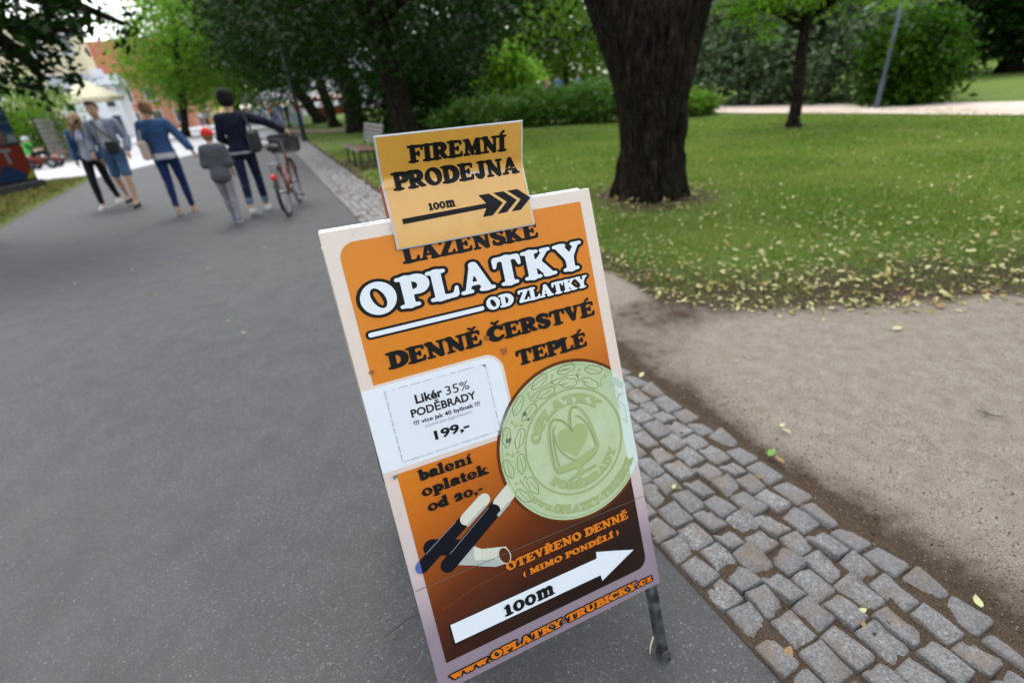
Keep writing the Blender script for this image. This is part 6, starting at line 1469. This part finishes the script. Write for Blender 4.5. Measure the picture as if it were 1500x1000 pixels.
# child on a red pedal kart
kp = G(66, 247); kt = empty('pedal_kart', tuple(kp), math.radians(-70)); tag(kt, 'small red pedal kart with black wheels on the bright plaza at the left', 'toy car')
V, F = blob([('c', (0, -.35, .34), (0, .55, .30), .17, .11, .05), ('c', (-.2, -.3, .42), (-.2, .1, .36), .07, .06, .05), ('c', (.2, -.3, .42), (.2, .1, .36), .07, .06, .05)], .03); link('body', npmesh('body', V, F, True), kt, M_RED)
for x in (-.34, .34):
    for y in (-.32, .42): w = MB().torus((x, y, .20), .15, .055, 'X', 24, 8).build('wheel', M_RUBBER, kt, True); MB().lathe([(0, -.02), (.11, -.02), (.11, .02), (0, .02)], (x, y, .20), 14, Matrix.Rotation(PI / 2, 3, 'Y')).build('rim', M_CHROME, w)
MB().torus((0, .22, .66), .13, .014, 'X', 20, 6).build('steering_wheel', M_BLKP, kt, True)
ce = empty('person', (kp[0], kp[1], 0), math.radians(-70)); tag(ce, 'child in a green vest and pale cap riding the small red kart', 'person')
P = [('e', (0, -.22, .56), (.15, .13, .12), .04), ('c', (0, -.22, .62), (0, -.18, .88), .13, .12, .05), ('c', (0, -.18, .9), (0, -.17, 1.03), .05, .045, .03), ('e', (0, -.16, 1.10), (.085, .10, .11), .02)]
for sg in (-1, 1):
    P += [('c', (sg * .16, -.18, .90), (sg * .22, -.02, .74), .045, .04, .02), ('c', (sg * .22, -.02, .74), (sg * .11, .19, .70), .038, .03, .02), ('c', (sg * .08, -.16, .56), (sg * .14, .18, .60), .07, .055, .03), ('c', (sg * .14, .18, .60), (sg * .14, .42, .42), .05, .04, .03), ('c', (sg * .14, .42, .42), (sg * .14, .52, .45), .036, .03, .02)]
    for q in range(5): P.append(('c', (sg * (.10 + .004 * q), .19, .69 + .012 * q), (sg * (.07 + .004 * q), .235, .685 + .012 * q), .010, .008, .004))
V, F = blob(P, .014); link('body', npmesh('body', V, F, True), ce, SKIN)
V, F = blob([('c', (0, -.22, .60), (0, -.18, .90), .150, .140, .05)], .02); link('vest', npmesh('vest', V, F, True), ce, fabric('green_vest', (.07, .42, .06, 1)))
V, F = blob([('c', (sg * .08, -.16, .56), (sg * .14, .18, .60), .08, .065, .03) for sg in (-1, 1)] + [('c', (sg * .14, .18, .60), (sg * .14, .40, .43), .06, .05, .03) for sg in (-1, 1)] + [('c', (sg * .165, -.18, .90), (sg * .22, -.02, .74), .055, .05, .02) for sg in (-1, 1)], .02); link('clothes', npmesh('clothes', V, F, True), ce, BLACKCLOTH)
V, F = blob([('e', (0, -.165, 1.13), (.105, .12, .105), .01)], .02, .05, [lambda X, Y, Z: 1.09 - Z]); link('cap', npmesh('cap', V, F, True), ce, WHITECLOTH)
# orange barrier and slatted wall behind
a, b_ = G(76, 236), G(122, 222); ob = empty('orange_barrier', tuple((a + b_) / 2), math.atan2(b_[1] - a[1], b_[0] - a[0])); tag(ob, 'low orange barrier along the plaza behind the kart', 'barrier'); Ln = float(np.hypot(*(b_ - a)[:2]))
MB().box((0, 0, .24), (Ln, .16, .30), None, .03).build('board', simple('orange_plastic', (.62, .20, .03, 1), .5), ob)
for q in (-.45, 0, .45): MB().box((Ln * q, 0, .05), (.5, .4, .10), None, .02).build('foot', M_IRON, ob)
a = AT(80, 222, 31) * [1, 1, 0]; b_ = AT(120, 215, 35) * [1, 1, 0]; sw = empty('slatted_wall', tuple((a + b_) / 2), math.atan2(b_[1] - a[1], b_[0] - a[0])); tag(sw, 'grey wall of horizontal slats behind the blond walker', 'wall'); Ln = float(np.hypot(*(b_ - a)[:2])) + 1.2
for k in range(9): MB().box((0, 0, .14 + k * .20), (Ln, .05, .16), None, .01).build('slat', M_SLAT, sw)
for q in (-.48, 0, .48): MB().box((Ln * q, .06, .95), (.10, .07, 1.9)).build('post', M_IRON, sw)
# buildings at the far left
def wallmat(name, col): return simple(name, col, .9, .2, 0, .08, 1.2, .2)
M_CREAMW = wallmat('cream_render', (.66, .58, .40, 1)); M_WHITEW = wallmat('white_render', (.70, .71, .73, 1)); M_YELLOWW = wallmat('yellow_render', (.60, .44, .16, 1)); M_SALMON = wallmat('salmon_render', (.46, .22, .15, 1)); M_GLASS = simple('window_glass', (.04, .05, .06, 1), .1, .6); M_SLATE = simple('grey_roofing', (.26, .29, .34, 1), .6)
t = NT('red_tiles'); co = t.coord(); wv = t.n('ShaderNodeTexWave', wave_type='BANDS', bands_direction='Z'); wv.inputs['Scale'].default_value = 6; t.l(co, wv.inputs['Vector'])
c = t.mix(t.noise(2.5, 5, .6, co), (.30, .085, .055, 1), (.46, .16, .10, 1)); c = t.mix(t.math('MULTIPLY', wv.outputs['Fac'], .35), c, (.16, .045, .03, 1)); t.bump(wv.outputs['Fac'], .6, .05); M_TILE = t.set(c, .85, .2)
def house(label, px, dist, w, d, hgt, rz, wall, roof, rise, cols, rows, hip=.0, name='house', wh=1.5):
    p = AT(px, 150, dist) * [1, 1, 0]; o = empty(name, tuple(p), rz); tag(o, label, 'building')
    MB().box((0, d / 2, hgt / 2), (w, d, hgt)).build('wall', wall, o)
    e = .5; mb = MB(); zr = hgt + .02; rx = w / 2 + e; V = [(-rx, -e, zr), (rx, -e, zr), (rx, d + e, zr), (-rx, d + e, zr), (-rx + hip, d / 2, zr + rise), (rx - hip, d / 2, zr + rise)]
    rf = mb.add(V, [(0, 1, 5, 4), (2, 3, 4, 5), (1, 2, 5), (3, 0, 4), (3, 2, 1, 0)]).build('roof', roof, o)
    MB().box((w * .22, d * .42, hgt + rise * .8), (.9, .8, rise * .5 + .8)).build('chimney', wall, rf)
    fw = w / cols
    for i in range(cols):
        for j in range(rows):
            x = -w / 2 + fw * (i + .5); z = hgt * (j + .55) / rows
            f = MB().box((x, -.04, z), (fw * .42 + .16, .10, wh + .16)).build('window', M_WHITEW, o); MB().box((x, -.085, z), (fw * .42, .03, wh)).build('pane', M_GLASS, f); MB().box((x, -.10, z - wh / 2 - .1), (fw * .42 + .3, .22, .07)).build('sill', M_WHITEW, f)
    return o
house('red roofed house with salmon walls far left beyond the parasol', 172, 84, 15.5, 9, 5.4, math.radians(14), M_SALMON, M_TILE, 5.2, 6, 2, 2.5)
house('cream house with grey roof at the far left behind the overhanging leaves', 50, 66, 10, 9, 9.4, math.radians(30), M_CREAMW, M_SLATE, 1.2, 5, 3, 0.3)
house('low white house front behind the parasol', 132, 62, 4.5, 5, 4.4, math.radians(24), M_WHITEW, M_SLATE, 1.0, 3, 2, 0.2)
house('yellow house behind the bright green tree', 262, 88, 8, 7, 5.0, math.radians(10), M_YELLOWW, M_TILE, 2.4, 4, 1, .6)
house('white house seen between the tree trunks beyond the far lawn', 500, 96, 13, 8, 6.0, math.radians(-6), M_WHITEW, M_SLATE, 2.6, 5, 2, .6)
# parasol
pp = AT(153, 195, 46) * [1, 1, 0]; pu = empty('parasol', tuple(pp)); tag(pu, 'large cream parasol open above the walking couple', 'parasol'); zt = float(AT(153, 114, 46)[2]); ze = float(AT(153, 143, 46)[2]); V = [(0, 0, zt)]; F = []
for i in range(8): a = 2 * PI * (i + .5) / 8; V.append((1.95 * math.cos(a), 1.95 * math.sin(a), ze))
for i in range(8): V.append((V[i + 1][0], V[i + 1][1], ze - .22))
for i in range(8): F += [(0, 1 + i, 1 + (i + 1) % 8), (1 + i, 9 + i, 9 + (i + 1) % 8, 1 + (i + 1) % 8)]
M_CANVAS = fabric('cream_canvas', (.66, .60, .44, 1), .05); MB().add(V, F).build('canopy', M_CANVAS, pu); MB().tube([(0, 0, 0), (0, 0, zt)], .04, 8).build('pole', M_IRON, pu); MB().box((0, 0, .06), (.8, .8, .12), None, .02).build('base', M_IRON, pu)
# market tents
def tent(px, py, d, w, h0, mat, label, h1=.7):
    p = AT(px, py, d) * [1, 1, 0]; o = empty('market_tent', tuple(p), math.radians(14)); tag(o, label, 'tent'); V = [(-w / 2, -1.6, h0), (w / 2, -1.6, h0), (w / 2, 1.6, h0), (-w / 2, 1.6, h0), (-w / 6, 0, h0 + h1), (w / 6, 0, h0 + h1)]; V += [(x, y, z - .35) for x, y, z in V[:4]]
    MB().add(V, [(0, 1, 5, 4), (1, 2, 5), (2, 3, 4, 5), (3, 0, 4), (0, 6, 7, 1), (1, 7, 8, 2), (2, 8, 9, 3), (3, 9, 6, 0)]).build('canopy', mat, o)
    for x in (-w / 2 + .05, w / 2 - .05):
        for y in (-1.55, 1.55): MB().tube([(x, y, 0), (x, y, h0)], .035, 6).build('leg', M_GALV, o)
    MB().box((0, -1.0, .5), (w * .9, .6, 1.0)).build('counter', mat, o)
tent(418, 172, 56, 4.0, 2.3, WHITECLOTH, 'white market tent above the crowd, right of the navy jumper'); tent(372, 172, 66, 4.2, 2.3, WHITECLOTH, 'white market tent farther back in the crowd'); tent(482, 165, 70, 4.6, 1.9, M_RED, 'red market tent between the tree trunks beyond the lawn', .5)
# the far crowd: plain figures a few pixels tall
def bystander_meshes(seed, fem):
    r = np.random.default_rng(seed); sw_ = r.uniform(.05, .2); B = []
    def arms(g): return [q for sg in (-1, 1) for q in (('c', (sg * .19, 0, 1.40), (sg * .24, .03, 1.13), .05 + g, .042 + g, .02), ('c', (sg * .24, .03, 1.13), (sg * .22, .12, .90), .04 + g, .03 + g, .02))]
    def legs(g): return [q for sg in (-1, 1) for q in (('c', (sg * .09, 0, .92), (sg * .10, sg * sw_ * .5 + .03, .49), .09 + g, .06 + g, .03), ('c', (sg * .10, sg * sw_ * .5 + .03, .49), (sg * .10, sg * sw_, .07), .058 + g, .04 + g, .03), ('c', (sg * .10, sg * sw_, .05), (sg * .10, sg * sw_ + .15, .035), .04, .03, .02))]
    tor = lambda g: [('e', (0, 0, .97), (.16 + g, .12 + g, .14 + g), .05), ('e', (0, 0, 1.25), (.17 + g, .12 + g, .24 + g), .05)]
    fingers = [('c', (sg * (.205 + .012 * q), .125, .88), (sg * (.20 + .012 * q), .145, .80), .011, .009, .006) for sg in (-1, 1) for q in range(4)]
    m = {}
    V, F = blob(tor(-.02) + arms(-.008) + legs(-.012) + fingers + [('c', (0, 0, 1.42), (0, .01, 1.55), .055, .05, .03), ('e', (0, .015, 1.63), (.08, .10, .12), .02), ('c', (0, .11, 1.63), (0, .12, 1.60), .012, .014, .01)], .024); m['body'] = npmesh('body', V, F, True)
    V, F = blob(tor(.012)[1:] + tor(.012)[:1] + [q for q in arms(.012) if q[1][2] > 1.2], .03, .06, [lambda X, Y, Z: .88 - Z]); m['shirt'] = npmesh('shirt', V, F, True)
    V, F = blob(tor(.004)[:1] + legs(.006)[:], .03, .06, [lambda X, Y, Z: Z - 1.02, lambda X, Y, Z: .10 - Z]); m['trousers'] = npmesh('trousers', V, F, True)
    V, F = blob([('e', (0, -.015, 1.665), (.095, .11, .11), .02)] + ([('c', (0, -.07, 1.62), (0, -.09, 1.40), .07, .05, .04)] if fem else []), .026, .06, [lambda X, Y, Z: np.minimum(Y - .05, 1.69 - Z)]); m['hair'] = npmesh('hair', V, F, True)
    return m
BY = [bystander_meshes(1, False), bystander_meshes(2, True), bystander_meshes(3, False)]
CC = {k: fabric('cloth_' + k, v) for k, v in dict(red=(.50, .04, .05, 1), white=(.68, .68, .70, 1), sky=(.20, .36, .60, 1), pink=(.60, .26, .36, 1), grey=(.25, .26, .28, 1), blue=(.04, .10, .30, 1), black=(.02, .02, .022, 1), yellow=(.60, .48, .10, 1)).items()}
for m in BY: m['body'].materials.append(SKIN); m['hair'].materials.append(HAIR_BROWN); m['shirt'].materials.append(CC['white']); m['trousers'].materials.append(CC['blue'])
CROWD = [(299, 187, 'white', 'blue'), (307, 188, 'sky', 'black'), (316, 186, 'white', 'grey'), (326, 185, 'sky', 'blue'), (358, 180, 'red', 'grey'), (370, 181, 'pink', 'blue'), (381, 182, 'white', 'blue'), (392, 185, 'sky', 'grey'), (401, 183, 'red', 'black'), (409, 187, 'grey', 'blue'), (418, 189, 'blue', 'grey'), (427, 191, 'black', 'black'), (434, 186, 'white', 'sky'), (442, 184, 'red', 'blue')]
hid_names = {'sky': 'light blue'}
for i, (px, py, sh, tr_) in enumerate(CROWD):
    p = G(px, py); o = empty('person', tuple(p), RNG.uniform(0, 6.28)); nm = hid_names.get(sh, sh); side = 'left of the navy jumper' if px < 335 else 'under the far white tents'
    tag(o, 'distant person in %s top and %s trousers %s' % (nm, hid_names.get(tr_, tr_), side), 'person', 'crowd at the far end of the path'); m = BY[i % 3]
    for k, mt in (('body', None), ('shirt', CC[sh]), ('trousers', CC[tr_]), ('hair', (HAIR_BROWN, HAIR_BLOND, HAIR_BLACK)[i % 3])):
        c_ = bpy.data.objects.new(k, m[k]); COL.objects.link(c_); c_.parent = o
        if mt is not None: c_.material_slots[0].link = 'OBJECT'; c_.material_slots[0].material = mt
for i, (px, py, sh, tr_, lab) in enumerate(((781, 124, 'yellow', 'grey', 'person in a yellow top far behind the hedge'), (801, 122, 'pink', 'blue', 'person in a pink top far behind the hedge'), (818, 121, 'blue', 'black', 'person in a dark blue top far behind the hedge'), (846, 118, 'sky', 'grey', 'person in a light blue top far behind the hedge, nearest the thick trunk'))):
    q = AT(px, py, 36); o = empty('person', (q[0], q[1], float(q[2]) - 1.45), RNG.uniform(0, 6)); o.location.z = max(o.location.z, 0.0); tag(o, lab, 'person', 'visitors behind the hedge'); m = BY[i % 3]
    for k, mt in (('body', None), ('shirt', CC[sh]), ('trousers', CC[tr_]), ('hair', HAIR_BROWN)):
        c_ = bpy.data.objects.new(k, m[k]); COL.objects.link(c_); c_.parent = o
        if mt is not None: c_.material_slots[0].link = 'OBJECT'; c_.material_slots[0].material = mt
